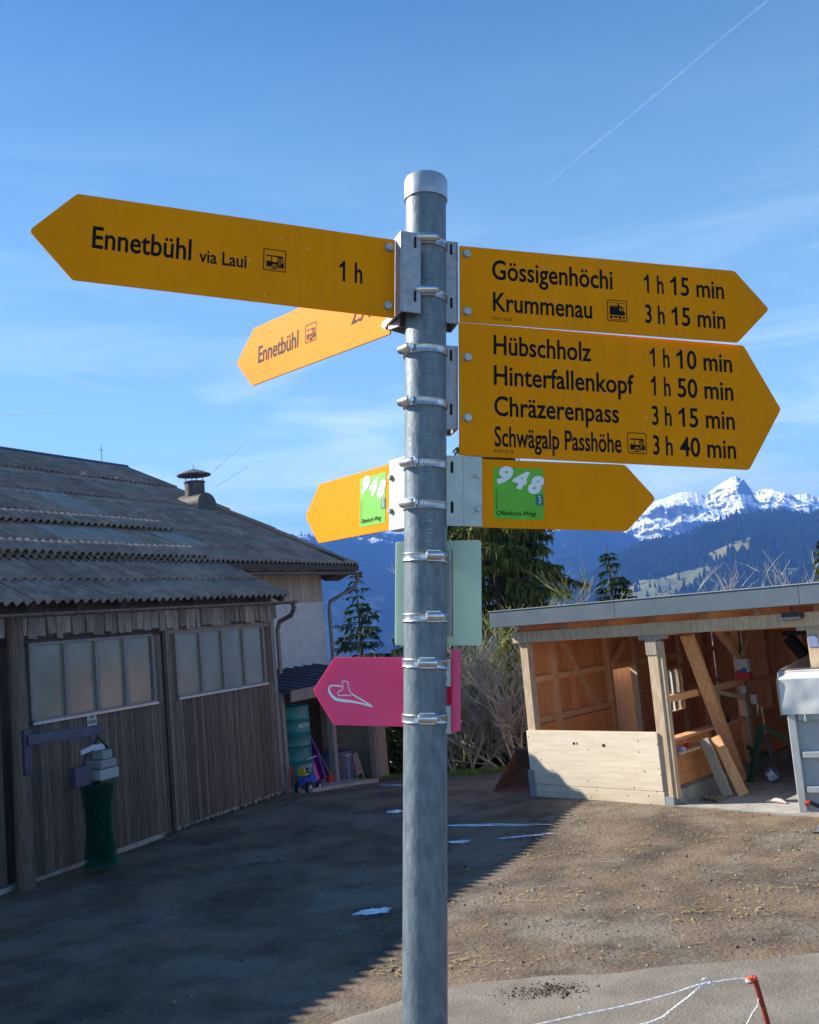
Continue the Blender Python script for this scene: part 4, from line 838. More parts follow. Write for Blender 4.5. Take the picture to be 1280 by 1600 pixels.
# socket box with cables
eb = thing('socket_box', 'white and red power socket box hanging on the inner shed post', 'socket box', on_shed(2.60, 2.46, 1.55))
b = MB(); b.box(-.12, .12, -.07, .05, .12, .34); b.build('case', mat('socket_case', (.48, .50, .48), rough=.4), eb, bevel=.012); b = MB(); b.box(-.12, .12, -.075, .05, .0, .115); b.build('red_front', red, eb, bevel=.008)
b = MB(); b.box(-.09, -.01, -.08, -.07, .10, .16); b.build('socket_flap', red, eb); b = MB(); b.box(.0, .09, -.082, -.072, .12, .19); b.build('socket_flap', blue, eb)
b = MB(); b.tube([(0, 0, .34), (-.02, -.02, .45), (0, 0, .60), (-.02, 0, .93)], .010, 6); b.tube([(-.02, 0, .60), (.03, -.02, .52), (0, -.02, .45)], .012, 6); b.build('hanger', blackm, eb); b = MB(); b.tube([(.0, -.05, .0), (.06, -.07, -.15), (.02, -.06, -.32), (.14, -.05, -.5)], .009, 6); b.build('cable', blackm, eb)
b = MB(); b.tube([(.04, 0, 1.0), (.02, -.01, .36)], .011, 6); b.build('conduit', rail_m, eb)
o = thing('conduit_pipe', 'thin pale plastic conduit pipe running down the inner shed post', 'pipe', on_shed(2.56, 2.50, .1)); b = MB(); b.tube([(.02, 0, 0), (0, 0, .6), (-.02, 0, 1.28)], .014, 6); b.build('pipe', rail_m, o); b = MB(); b.box(-.06, .06, -.06, .02, 1.22, 1.34); b.box(.10, .2, -.04, .02, 1.05, 1.2); b.build('junction_box', rail_m, o, bevel=.006)
# hanging tool and hose
ht = thing('hanging_tool', 'long handled tool with grey grip hanging from the inner shed post', 'tool', on_shed(2.80, 2.52, .35)); b = MB(); b.tube([(.0, 0, .75), (.02, 0, .3)], .014, 6); b.build('shaft', owood, ht); b = MB(); b.tube([(.02, 0, .32), (.03, 0, .10), (.08, 0, -.12)], [.02, .035, .02], 8); b.build('grip', mat('grey_grip', (.12, .13, .17)), ht, smooth=True); b = MB(); b.tube([(0, 0, .75), (-.06, 0, .78), (-.08, 0, .6)], .010, 6); b.build('hook', clamp_m, ht)
# green A frame trestle
gr = mat('dark_green_paint', (.02, .055, .025), (.03, .08, .035), rough=.6); o = thing('green_trestle', 'dark green steel A shaped trestle under the socket box', 'trestle', on_shed(2.95, 2.15, .02)); 
b = MB(); b.beam((-.16, -.30, 0), (-.02, -.03, .82), .09, .07); b.build('leg', gr, o); b = MB(); b.beam((-.02, -.03, .84), (.72, .50, .22), .09, .07); b.build('leg', gr, o); b = MB(); b.beam((-.05, .0, .30), (-.30, .0, .5), .05, .05); b.box(-.22, .02, -.12, .05, .35, .42); b.build('cross_piece', gr, o)
o = thing('football', 'blue and white football lying on the shed floor by the trestle', 'ball', on_shed(3.10, 1.95, .125)); b = MB(); b.lathe([(.001, -.11)]+[(.11*math.cos(R(q)), .11*math.sin(R(q))) for q in range(-75, 90, 15)]+[(.001, .11)], 20)
ballm = mat('football_pattern', (.03, .05, .25), (.50, .52, .60), scale=16, contrast=(.49, .51), rough=.5); b.build('shell', ballm, o, smooth=True)
o = MB(); pts = [(.34*math.cos(q*.42)*(1-.004*q)+.1*math.sin(q), .26*math.sin(q*.42), .02+.004*q) for q in range(46)]; pts = [(-.25, -.15, .35), (-.3, -.1, .2)]+pts+[(.9, -.2, .015), (1.6, -.1, .015)]; o.tube(pts, .013, 6, cap=True); ho = o.build('hose', blackm, smooth=True); ho.matrix_world = on_shed(3.75, 2.35, .02); tag(ho, 'black rubber hose coiled on the shed floor at the back', 'hose')
o = MB()
rnd = random.Random(9)
for k in range(26): x_, y_ = rnd.uniform(-.2, .2), rnd.uniform(-.12, .12); o.beam((x_, y_, .01+.05*rnd.random()), (x_+rnd.uniform(-.09, .09), y_+rnd.uniform(-.06, .06), .02+.05*rnd.random()), .035, .02)
oo = o.build('scrap_pile', mat('scrap_bits', (.03, .03, .03), (.30, .26, .12), scale=14)); oo.matrix_world = on_shed(2.88, .42, .015); tag(oo, 'small heap of wood and plastic scraps just inside the shed opening', 'scrap')
o = MB(); o.tube([(-.12, 0, .01), (0, .03, .03), (.1, 0, .03), (.18, -.02, .01)], [.01, .035, .03, .012], 7); oo = o.build('rag', mat('pinkish_rag', (.55, .42, .40)), smooth=True); oo.matrix_world = on_shed(3.75, .52, .02); tag(oo, 'crumpled pale pink rag on the shed floor near the sunlight edge', 'rag')
# shelf bits
o = MB(); o.lathe([(.05, 0), (.055, .05), (.02, .07)], 10); oo = o.build('red_tin', red); oo.matrix_world = on_shed(2.50, .55, .74); tag(oo, 'small red tin on the low shelf by the middle post', 'tin')
o = MB(); o.prism(rounded([(-.1, 0), (.1, 0), (.08, .05), (-.08, .06)], .01), -.05, .05); oo = o.build('cloth', mat('lilac_cloth', (.42, .38, .55))); oo.matrix_world = on_shed(2.50, .28, .741); tag(oo, 'folded lilac cloth on the low shelf by the middle post', 'cloth')
o = MB(); o.lathe([(.10, 0), (.12, .03), (.11, .07), (.05, .09)], 14); oo = o.build('black_bowl', blackm, smooth=True); oo.matrix_world = on_shed(2.44, 1.85, .931); tag(oo, 'black bowl on the long shelf of the dividing wall', 'bowl')
# ladder rack and dark conveyor
ld = thing('metal_ladder', 'grey metal ladder lying sideways at the back of the shed', 'ladder', on_shed(2.85, 3.0, .86)); 
for z_ in (0, .42): MB().box(0, 2.6, 0, .03, z_, z_+.05).build('rail', gut, ld)
for k in range(9): MB().box(.2+k*.28, .23+k*.28, .005, .025, .05, .42).build('rung', gut, ld)
cv = thing('dark_conveyor', 'dark steel conveyor arm slanting down at the back of the shed', 'conveyor', on_shed(3.15, 3.1, .1)); dk = mat('dark_oily_steel', (.010, .010, .012), rough=.6)
b = MB(); b.beam((.0, .0, 2.05), (1.35, -.35, .45), .14, .16); b.build('arm', dk, cv); b = MB(); b.beam((-.1, 0, 2.12), (2.6, 0, 2.2), .05, .08); b.build('top_bar', dk, cv); b = MB(); b.beam((1.35, -.35, .5), (1.55, -.4, -.08), .10, .10); b.build('foot', dk, cv); b = MB(); b.beam((1.0, 0, 2.16), (1.05, 0, 1.5), .08, .08); b.build('hanger', dk, cv)
# ---- grey trailer at the right edge
TX = Vector((.872, -.49, 0)).normalized(); TM = frame(Vector((4.60, 12.80, 0)), TX, Vector((.49, .872, 0)), Vector((0, 0, 1)))
tr = thing('livestock_trailer', 'grey box trailer with wrinkled grey tarpaulin hood at the right edge', 'trailer', TM)
b = MB(); b.box(0, .10, -.08, .05, .16, 1.42); b.build('corner_post', rail_m, tr, bevel=.01)
MB().box(.10, 1.6, .0, .03, .15, 1.5).build('tail_panel', trail_m, tr)
for z_ in (.40, .83, 1.30): MB().box(.125, 1.6, -.075, -.002, z_, z_+.075).build('cross_rail', rail_m if z_ < 1.2 else trail_m, tr, bevel=.006)
MB().box(.01, .05, .05, 3.2, .2, 1.5).build('side_panel', trail_m, tr); MB().box(1.5, 1.62, -.08, .05, .16, 1.42).build('corner_post', rail_m, tr, bevel=.01)
# hood: wrinkled cloth
nx, nz_ = 34, 16; vs = []
for j in range(nz_+1):
    v = j/nz_
    for i in range(nx+1):
        u = i/nx; x_ = -.05+1.75*u
        if v < .55: z_ = 1.38+.44*(v/.55); y_ = -.12
        else:
            a_ = (v-.55)/.45*math.pi/2; z_ = 1.82+.10*math.sin(a_); y_ = -.12+.30*(1-math.cos(a_))+.3*(v-.55)
        y_ += .020*mn.noise(Vector((x_*4, z_*5, 1)))+.007*mn.noise(Vector((x_*10, z_*9, 4))); z_ += .03*(u-.2)*0-.0
        if u < .04: z_ -= .05*max(0, v-.6); 
        vs.append((x_, y_, z_))
b = MB(); b.add(vs, [(j*(nx+1)+i, j*(nx+1)+i+1, (j+1)*(nx+1)+i+1, (j+1)*(nx+1)+i) for j in range(nz_) for i in range(nx)])
side = MB(); sp_ = [(-.12, 1.38), (-.12, 1.82), (-.06, 1.90), (.12, 1.93), (3.2, 1.93), (3.2, 1.4)]; side.prism_x(sp_, -.05, -.045)
hd = b.build('tarpaulin_hood', tarp_m, tr, smooth=True, fix=False); side.build('tarpaulin_hood', tarp_m, tr)
b = MB(); b.tube([(-.055, -.12, 1.37), (-.057, -.12, 1.82), (-.05, -.05, 1.90), (-.03, .06, 1.93), (1.6, .06, 1.935)], .012, 6); b.build('piping', gut, hd)
for x_ in (.22, .48): b = MB(); b.tube([(x_, -.14, 1.42), (x_+.01, -.15, 1.30)], .008, 5); b.box(x_-.012, x_+.02, -.165, -.14, 1.30, 1.34); b.build('strap', rail_m, hd)
for x_ in (.45, 1.2):
    b = MB(); b.lathe([(.12, -.1), (.30, -.09), (.31, 0), (.30, .09), (.12, .1)], 26); b.xf(Matrix.Translation((.12, x_+1.0, .30)) @ Matrix.Rotation(R(90), 4, 'Y')); b.build('wheel', rub, tr, smooth=True)
# jack and hose in front of the trailer
jk = thing('drawbar_jack', 'black drawbar jack with red handle and small wheel at the trailer foot', 'jack', TM @ Matrix.Translation((.30, -.45, 0)))
b = MB(); b.tube([(.35, .15, .02), (.1, .08, .24), (-.10, .0, .36)], .026, 8); b.build('arm', blackm, jk, smooth=True); b = MB(); b.tube([(-.10, 0, .36), (-.16, -.01, .34)], .028, 8); b.build('grip', red, jk); b = MB(); b.tube([(.02, 0, .02), (.04, 0, .22), (-.06, 0, .0)], .022, 8); b.build('leg', clamp_m, jk); b = MB(); b.lathe([(.02, -.03), (.09, -.03), (.09, .03), (.02, .03)], 14); b.xf(Matrix.Translation((.2, 0, .09)) @ Matrix.Rotation(R(90), 4, 'X')); b.build('wheel', red, jk); b = MB(); b.tube([(-.1, -.05, .02), (.1, -.1, .04), (.4, -.06, .05)], .02, 6); b.build('cable', blackm, jk)
# loader bucket behind the shed corner
bu = thing('loader_bucket', 'brown steel loader bucket standing on the yard at the left shed corner', 'loader bucket', loc=(1.50, 17.15, zg(1.5, 17.2)), rz=R(-43))
rusty = mat('rusty_brown_steel', (.045, .032, .028), (.10, .065, .05), rough=.7, scale=7)
b = MB(); pr_ = [(-.45, 0), (.10, 0), (.34, .35), (.30, .62), (.1, .60)]; b.prism_x([(-.45, 0), (.30, .0), (.42, .30), (.32, .60), (.28, .60), (.36, .30), (.26, .04), (-.45, .03)], -.30, .9); b.build('shell', rusty, bu)
for x_ in (-.32, .9): MB().prism_x([(-.45, 0), (.30, .0), (.42, .30), (.32, .60)], x_, x_+.02).build('side_plate', rusty, bu)
b = MB(); b.box(-.32, .92, .26, .34, .60, .65); b.build('top_lip', rusty, bu)
# ---- near fence post with polywire
fp = thing('fence_post', 'thin red fibreglass fence post with orange insulator at the bottom right', 'fence post', loc=(.72, 2.13, 1.0))
bpy.context.view_layer.update(); off = Vector((-.72, -2.13, -1.0)); redp = mat('red_fibreglass', (.22, .022, .012), (.30, .04, .02), rough=.5, scale=30)
b = MB(); b.tube([Vector((.617, 2.098, 2.216))+off, Vector((.636, 2.108, 2.12))+off, Vector((.72, 2.13, 1.2))+off], .0055, 10); b.build('rod', redp, fp, smooth=True)
org = mat('orange_plastic', (.75, .10, .02), rough=.4); wh_ = mat('polywire_white', (.72, .72, .72), (.82, .82, .80), rough=.5, scale=200)
b = MB(); q = Vector((.606, 2.094, 2.211))+off; b.lathe([(.006, -.006), (.0075, -.003), (.0035, 0), (.0075, .003), (.006, .006)], 12, c=q); b.tube([q, q+Vector((.012, 0, .002))], .004, 8); b.build('insulator', org, fp, smooth=True)
b = MB(); b.lathe([(.0055, -.002), (.006, 0), (.0055, .002)], 12, c=q+Vector((-.004, -.003, .0))); b.build('insulator_ring', wh_, fp)
pw = MB(); V = lambda *L: [Vector(p) for p in L]
def strand(pts, r, n_=3, amp=.0010, seed=0):
    for k in range(n_):
        out = []
        for i in range(len(pts)-1):
            for j in range(8):
                t_ = j/8; p = pts[i].lerp(pts[i+1], t_); ph = (i*8+j)*.9+k*2.1; out.append(p+Vector((0, amp*math.sin(ph), amp*math.cos(ph)+.0012*mn.noise(Vector((i+t_, k, seed))))))
        out.append(pts[-1]); pw.tube(out, r, 4)
T1 = V((.608, 2.098, 2.2135), (.560, 2.098, 2.2135), (.527, 2.098, 2.212), (.500, 2.099, 2.209), (.460, 2.1, 2.199), (.40, 2.1, 2.188), (.333, 2.102, 2.178), (.261, 2.103, 2.170), (.18, 2.104, 2.160), (.05, 2.11, 2.142), (-.4, 2.13, 2.09))
strand(T1, .0008, 3); strand(V((.527, 2.098, 2.212), (.503, 2.0985, 2.203), (.478, 2.1, 2.186), (.450, 2.1, 2.170), (.422, 2.1, 2.152), (.39, 2.1, 2.143), (.35, 2.1, 2.137), (.22, 2.1, 2.10), (.05, 2.1, 2.06)), .0009, 4, .0014, 3)
strand(V((.530, 2.097, 2.213), (.518, 2.096, 2.222), (.510, 2.096, 2.219), (.515, 2.096, 2.211), (.535, 2.096, 2.209)), .0010, 2, .0008, 5)
strand(V((.262, 2.102, 2.170), (.252, 2.102, 2.180), (.256, 2.102, 2.187), (.264, 2.102, 2.180), (.268, 2.102, 2.172)), .0007, 2, .0005, 6)
strand(V((.617, 2.099, 2.208), (.623, 2.101, 2.18), (.618, 2.102, 2.158), (.600, 2.104, 2.135), (.585, 2.106, 2.11), (.56, 2.11, 2.06)), .0007, 2, .0006, 7)
tag(pw.build('polywire', wh_, smooth=True, fix=False), 'frayed white electric fence wire tied to the red post', 'wire')
# ================================================================== VEGETATION
bark = mat('spruce_bark', (.07, .05, .04), (.14, .11, .09), rough=.95, scale=8, stretch=(1, 1, .3), bump=.4)
ndl = mat('spruce_needles', (.022, .042, .009), (.20, .22, .04), rough=.75, scale=1.6, contrast=(.35, .68), spec=.2)
ndl2 = mat('blue_green_needles', (.018, .055, .028), (.08, .13, .055), rough=.75, scale=1.4, spec=.2)
twig = mat('bare_grey_twigs', (.30, .275, .23), (.58, .535, .46), rough=.85, scale=2.0)
twig2 = mat('olive_twigs', (.22, .22, .07), (.40, .39, .15), rough=.85, scale=2.0)
def conifer(lab, loc, h, rad, seed, nm=ndl, dens=1.0, sparse=0.0, spray=.30, group=None, z_start=.06, droop=.5, hang=0.0, step=.018):
    rd = random.Random(seed); tree = thing('spruce_tree', lab, 'tree', loc=loc, group=group)
    b = MB(); b.tube([(0, 0, 0), (.02*h*.1, 0, h*.3), (0, .02, h*.7), (0, 0, h)], [h*.017, h*.013, h*.006, .01], 8); b.build('trunk', bark, tree, smooth=True)
    vs, fs = [], []; wood = MB(); z = h*z_start; 
    while z < h*.985:
        q = z/h; rr = rad*(1-q)**.75*(1-.25*max(0, .12-q)/.12)
        nb = rd.randint(4, 7) if q < .9 else rd.randint(3, 5)
        for k in range(nb):
            if rd.random() < sparse: continue
            ang = rd.uniform(0, 6.283); ln = rr*rd.uniform(.55, 1.22); ca, sa = math.cos(ang), math.sin(ang); up = rd.uniform(.0, .35)*(q+.3)
            pts = []; m_ = 8
            for i in range(m_+1):
                u = i/m_; x_ = ln*u; zz = z+ln*(up*u-droop*u*u*.75+.30*droop*u**4); pts.append(Vector((x_*ca, x_*sa, zz)))
            if ln > .4: wood.tube([pts[0], pts[3], pts[6]], [.02+.008*ln, .015, .006], 3, cap=False)
            n_s = max(4, int(ln*11*dens))
            for i in range(n_s):
                u = (i+rd.random())/n_s; u = .12+.88*u; j = min(m_-1, int(u*m_)); p = pts[j].lerp(pts[j+1], u*m_-j)
                wsp = spray*(.5+1.3*math.sin(math.pi*min(1, u*.85+.12)))*rd.uniform(.7, 1.3)*min(1.0, .45+ln*.35)
                for s_ in (-1, 1):
                    a2 = ang+s_*rd.uniform(.5, 1.2); d_ = Vector((math.cos(a2), math.sin(a2), rd.uniform(-.55, .05))).normalized(); L_ = wsp*rd.uniform(.7, 1.25)
                    side_ = d_.cross(Vector((rd.uniform(-.6, .6), rd.uniform(-.6, .6), 1))).normalized()*L_*rd.uniform(.10, .17)
                    tip = p+d_*L_+Vector((0, 0, -.25*L_)); mid = p+d_*L_*.5; o_ = len(vs)
                    vs += [p, mid+side_, tip, mid-side_]; fs.append((o_, o_+1, o_+2, o_+3))
                    for _ in range(3 if hang else (1 if rd.random() < .6 else 0)):
                        if hang: mid = p+d_*L_*rd.uniform(.1, .9)
                        dn = Vector((rd.uniform(-.25, .25), rd.uniform(-.25, .25), -1)); aa = rd.uniform(0, 3.14); sd = Vector((math.cos(aa), math.sin(aa), 0))*(.022+.02*hang); o_ = len(vs); L3 = L_*rd.uniform(.35, .8)*(1+1.1*hang)
                        vs += [mid-sd, mid+sd, mid+dn*L3]; fs.append((o_, o_+1, o_+2))
        z += h*step*rd.uniform(.8, 1.5)*(1.0 if h > 6 else 1.5)
    c_ = MB(); c_.add(vs, fs); cr_ = c_.build('crown', nm, tree, fix=False); tag(cr_, kind='stuff'); wood.build('branches', bark, tree, fix=False)
    return tree
conifer('tall dense spruce rising behind the route sign left of the timber shed', (2.5, 30.2, -4.6), 14.2, 5.2, 11, dens=1.5, spray=.30, droop=.6, hang=.30, step=.0135, sparse=.18)
conifer('dense spruce half hidden by the post just left of the tallest one', (1.0, 32.5, -5.0), 11.6, 2.9, 12, dens=1.3, spray=.28, hang=.35, step=.014)
conifer('spindly thin spruce with gaps standing between the barn and the signpost', (-1.83, 30.1, -4.6), 9.25, 2.3, 21, nm=ndl2, dens=1.2, sparse=.28, spray=.27, droop=.28, z_start=.4)
conifer('short dark spruce at the foot of the spindly one on its left', (-2.75, 29.5, -4.6), 6.7, 1.3, 22, nm=ndl2, dens=.9)
conifer('bushy low spruce at the foot of the spindly one on its right', (-1.3, 29.2, -4.6), 6.3, 1.5, 23, dens=.9)
conifer('small dark pointed spruce behind the shed roof left of the bare trees', (6.33, 32.0, -5), 9.85, 2.3, 31, nm=ndl2, dens=1.1, spray=.32)
conifer('spruce cut off by the right edge of the photo behind the shed roof', (13.35, 32.0, -5), 9.6, 1.6, 32, dens=1.1, spray=.32)
conifer('young green spruce close behind the lean-to at the yard end', (-1.1, 25.2, -2.0), 3.6, 1.5, 41, dens=1.4, spray=.26)
conifer('young green spruce directly behind the lower signpost', (.1, 26.2, -2.4), 4.2, 1.6, 42, dens=1.3, spray=.26)
conifer('spruce with hanging olive branches just left of the shed wall', (2.2, 24.6, -2.0), 4.6, 1.7, 43, dens=1.1, spray=.28, droop=.9, hang=.8)
def bare(name, lab, cat, loc, h, seed, m, n_stem=5, spread=.5, levels=4, group=None, r0=.03, lean=(0, 0), nb=3, minr=.006):
    rd = random.Random(seed); b = MB(); cnt = [0]
    def grow(p, d, L_, r, lv):
        pts = [p]; k = 4; q = p; dd = d.copy()
        for i in range(k):
            dd = (dd+Vector((rd.uniform(-1, 1), rd.uniform(-1, 1), rd.uniform(-.5, .6)))*.17).normalized(); q = q+dd*L_/k; pts.append(q)
        b.tube(pts, [r*(1-.5*i/k) for i in range(k+1)], 4 if lv > 2 else 3, cap=False); cnt[0] += 1
        if lv <= 0: return
        for j in range(nb+rd.randint(0, 2)):
            u = rd.uniform(.25, 1.0); i = min(k-1, int(u*k)); pp = pts[i].lerp(pts[i+1], u*k-i)
            nd = (dd+Vector((rd.uniform(-1, 1), rd.uniform(-1, 1), rd.uniform(-.4, .8)))*.75).normalized(); grow(pp, nd, L_*rd.uniform(.45, .75), max(minr, r*.5), lv-1)
    for s in range(n_stem):
        a_ = rd.uniform(0, 6.283); d = Vector((math.cos(a_)*spread+lean[0], math.sin(a_)*spread+lean[1], 1)).normalized()
        grow(Vector((math.cos(a_)*.15, math.sin(a_)*.15, 0)), d, h*rd.uniform(.4, .62), r0*rd.uniform(.7, 1.2), levels)
    o = b.build(name, m, fix=False); o.location = loc; tag(o, lab, cat, group); return o
G_ = 'bare bushes tangled at the yard end'
for i, (x, y, h, m, ln, lb) in enumerate([(.7, 23.4, 3.0, twig, (.3, 0), 'bare tangled bush immediately right of the signpost at ground level'), (1.3, 23.9, 3.8, twig, (-.3, 0), 'tall pale grey bare bush between the signpost and the shed'), (1.9, 23.1, 3.0, twig, (-.5, 0), 'leaning bare bush against the left side of the shed'), (2.3, 24.3, 4.4, twig, (-.2, 0), 'tallest bare bush sticking up beside the shed roof end'), (.9, 24.6, 4.2, twig2, (.1, 0), 'olive brown bush deeper in the tangle under the white plate'), (1.7, 25.0, 4.6, twig2, (0, 0), 'olive brown bush at the back of the tangle under the big spruce'), (2.9, 24.2, 3.4, twig2, (-.4, 0), 'olive twiggy bush mostly hidden behind the shed end wall'), (-.3, 26.5, 4.6, twig, (0, 0), 'thin bare tree behind the left edge of the white plate')]):
    bare('bare_bush', lb, 'bush', (x, y, zg(x, y)-.1), h*(1.0 if i in (0, 1, 3, 7) else 1.12), 50+i, m, n_stem=5 if m is twig else 8, levels=4, group=G_, lean=ln, r0=.045 if m is twig else .022)
for i in range(20):
    x = 7.4+i*.45+random.uniform(-.2, .2); y = 36+random.uniform(-1.5, 2); h = 7.3+random.uniform(-.7, .9)
    bare('bare_tree', 'leafless greyish tree in the row of bare tree tops above the shed roof', 'tree', (x, y, -4.9), h, 80+i, twig, n_stem=3, spread=.12, levels=4, group='bare tree tops showing above the shed roof', r0=.06, minr=.008)
# green strip of grass at the yard end
gm = mat('fresh_grass', (.06, .16, .015), (.16, .30, .04), rough=.8, scale=3)
b = MB(); rd = random.Random(4)
for i in range(9000):
    x = rd.uniform(-2.6, 3.2); y = rd.uniform(21.9, 24.2); z = zg(x, y)+.0; h = rd.uniform(.03, .09); a_ = rd.uniform(0, 3.14); c_, s_ = math.cos(a_)*.012, math.sin(a_)*.012
    b.add([(x-c_, y-s_, z), (x+c_, y+s_, z), (x+rd.uniform(-.02, .02), y, z+h)], [(0, 1, 2)])
tag(b.build('grass', gm, fix=False), 'narrow bright green grass verge at the far end of the yard', 'grass', kind='stuff')
b = MB()
for i in range(260):
    x = -5.383+.4285*rd.uniform(2.6, 6)+0; s_ = rd.uniform(2.5, 5.9); p = BO+BU*s_+BN*rd.uniform(.06, .14); h = rd.uniform(.03, .12)
    b.add([(p.x-.01, p.y, p.z), (p.x+.01, p.y, p.z), (p.x+rd.uniform(-.04, .04), p.y, p.z+h)], [(0, 1, 2)])
tag(b.build('weeds', mat('dull_weeds', (.05, .07, .03)), fix=False), 'sparse weeds along the foot of the barn doors', 'weeds', kind='stuff')

# ================================================================== MOUNTAINS
def vnoise(x, y, seed=0):
    xi, yi = np.floor(x).astype(np.int64), np.floor(y).astype(np.int64); xf, yf = x-xi, y-yi; u = xf*xf*xf*(xf*(xf*6-15)+10); v = yf*yf*yf*(yf*(yf*6-15)+10)
    def h(a, b):
        n_ = (a*374761393+b*668265263+seed*982451653) & 0xffffffff; n_ = ((n_ ^ (n_ >> 13))*1274126177) & 0xffffffff; return ((n_ ^ (n_ >> 16)) & 0xffff)/32767.5-1
    return (h(xi, yi)*(1-u)+h(xi+1, yi)*u)*(1-v)+(h(xi, yi+1)*(1-u)+h(xi+1, yi+1)*u)*v
def fbm(x, y, o=5, seed=0, ridged=False):
    s = 0; a = 1; t_ = 0
    for k in range(o):
        n_ = vnoise(x*2**k, y*2**k, seed+k)
        if ridged: n_ = 1-2*np.abs(n_)
        s = s+a*n_; t_ += a; a *= .5
    return s/t_
def mountain(name, lab, prof, rc, Lf, m, amp, zb, nA=520, nV=110, az0=-32, az1=36, seed=0, ridged=False, pw=1.0, jag=.0):
    az = np.linspace(az0, az1, nA); pa = [p[0] for p in prof]; pe = [p[1] for p in prof]
    crest = np.interp(az, pa, pe)
    V_ = np.concatenate([np.linspace(-.35, 0, 12)[:-1], np.linspace(0, 1, nV)]); A, Vv = np.meshgrid(np.radians(az), V_)
    r = rc-np.where(Vv > 0, Vv*Lf, Vv*1500); zc = 3+rc*crest[None, :]
    X, Y = r*np.sin(A), r*np.cos(A)
    fall = np.where(Vv > 0, (1-np.clip(Vv, 0, 1))**pw, 1-(-Vv)*1.6)
    Z = zb+(zc-zb)*fall; w = np.clip(np.abs(Vv)*(3.2 if rc > 5000 else 7), 0, 1)*np.clip((1-Vv)*3, 0, 1)
    n_ = fbm(X/(rc*.085), Y/(rc*.085), 6, seed, ridged); Z = Z+amp*w*n_+jag*rc*.0012*fbm(A*400, A*0, 4, seed+9)*(1-w)
    Z = Z+amp*(.06 if ridged and rc > 5000 else .10)*fbm(X/(rc*.011), Y/(rc*.011), 5, seed+20, ridged)*np.clip(w+.12, 0, 1)
    n1 = len(az); vs = np.stack([X, Y, Z], -1).reshape(-1, 3); i = np.arange((len(V_)-1)*n1).reshape(-1, n1)[:, :-1].ravel()
    fs = np.stack([i, i+1, i+n1+1, i+n1], -1)
    me = bpy.data.meshes.new(name); me.vertices.add(len(vs)); me.vertices.foreach_set('co', vs.ravel()); me.loops.add(fs.size); me.loops.foreach_set('vertex_index', fs.ravel()); me.polygons.add(len(fs)); me.polygons.foreach_set('loop_start', np.arange(len(fs))*4); me.polygons.foreach_set('loop_total', np.full(len(fs), 4)); me.polygons.foreach_set('use_smooth', np.ones(len(fs), bool)); me.update(calc_edges=True); me.validate()
    me.materials.append(m); o = link(name, me); tag(o, lab, kind='structure'); return vs.reshape(len(V_), n1, 3), V_, az
SNOW = [(-40, .07), (6, .075), (11.01, 0.0761), (12.14, 0.083), (13.27, 0.0911), (14.19, 0.0957), (14.92, 0.0981), (15.46, 0.1008), (16.0, 0.1016), (16.5, 0.0986), (16.96, 0.0944), (17.2, 0.099), (17.93, 0.1056), (18.45, .1100), (18.65, 0.1103), (18.96, 0.1064), (19.25, 0.0989), (19.6, 0.0912), (20.2, 0.0904), (20.86, 0.089), (21.49, 0.0851), (22.14, 0.0854), (22.76, 0.0803), (26, .082), (40, .06)]
MID = [(-40, .09), (-14, .095), (-6.49, 0.0887), (-5.39, 0.0845), (-4.63, 0.086), (-3.69, 0.0873), (-2.56, 0.0883), (-2.0, 0.0874), (-1.26, 0.0837), (-0.71, 0.0802), (-0.15, 0.08), (2.13, 0.083), (4.38, 0.0825), (6.96, 0.0768), (8.22, 0.0707), (9.53, 0.0742), (10.64, 0.0735), (11.66, 0.0645), (12.67, 0.0537), (13.67, 0.0429), (14.97, 0.0254), (20, .01), (40, 0)]
NEAR = [(-40, -.08), (0, -.06), (5, -.02), (7.65, 0.0055), (9.2, 0.0191), (10.75, 0.0339), (12.08, 0.0447), (13.38, 0.052), (14.29, 0.0538), (15.16, 0.0538), (16.25, 0.060), (17.33, 0.0651), (18.22, 0.0708), (19.25, 0.0724), (20.12, 0.0688), (20.72, 0.068), (21.83, 0.063), (22.64, 0.0625), (30, .06), (40, .04)]
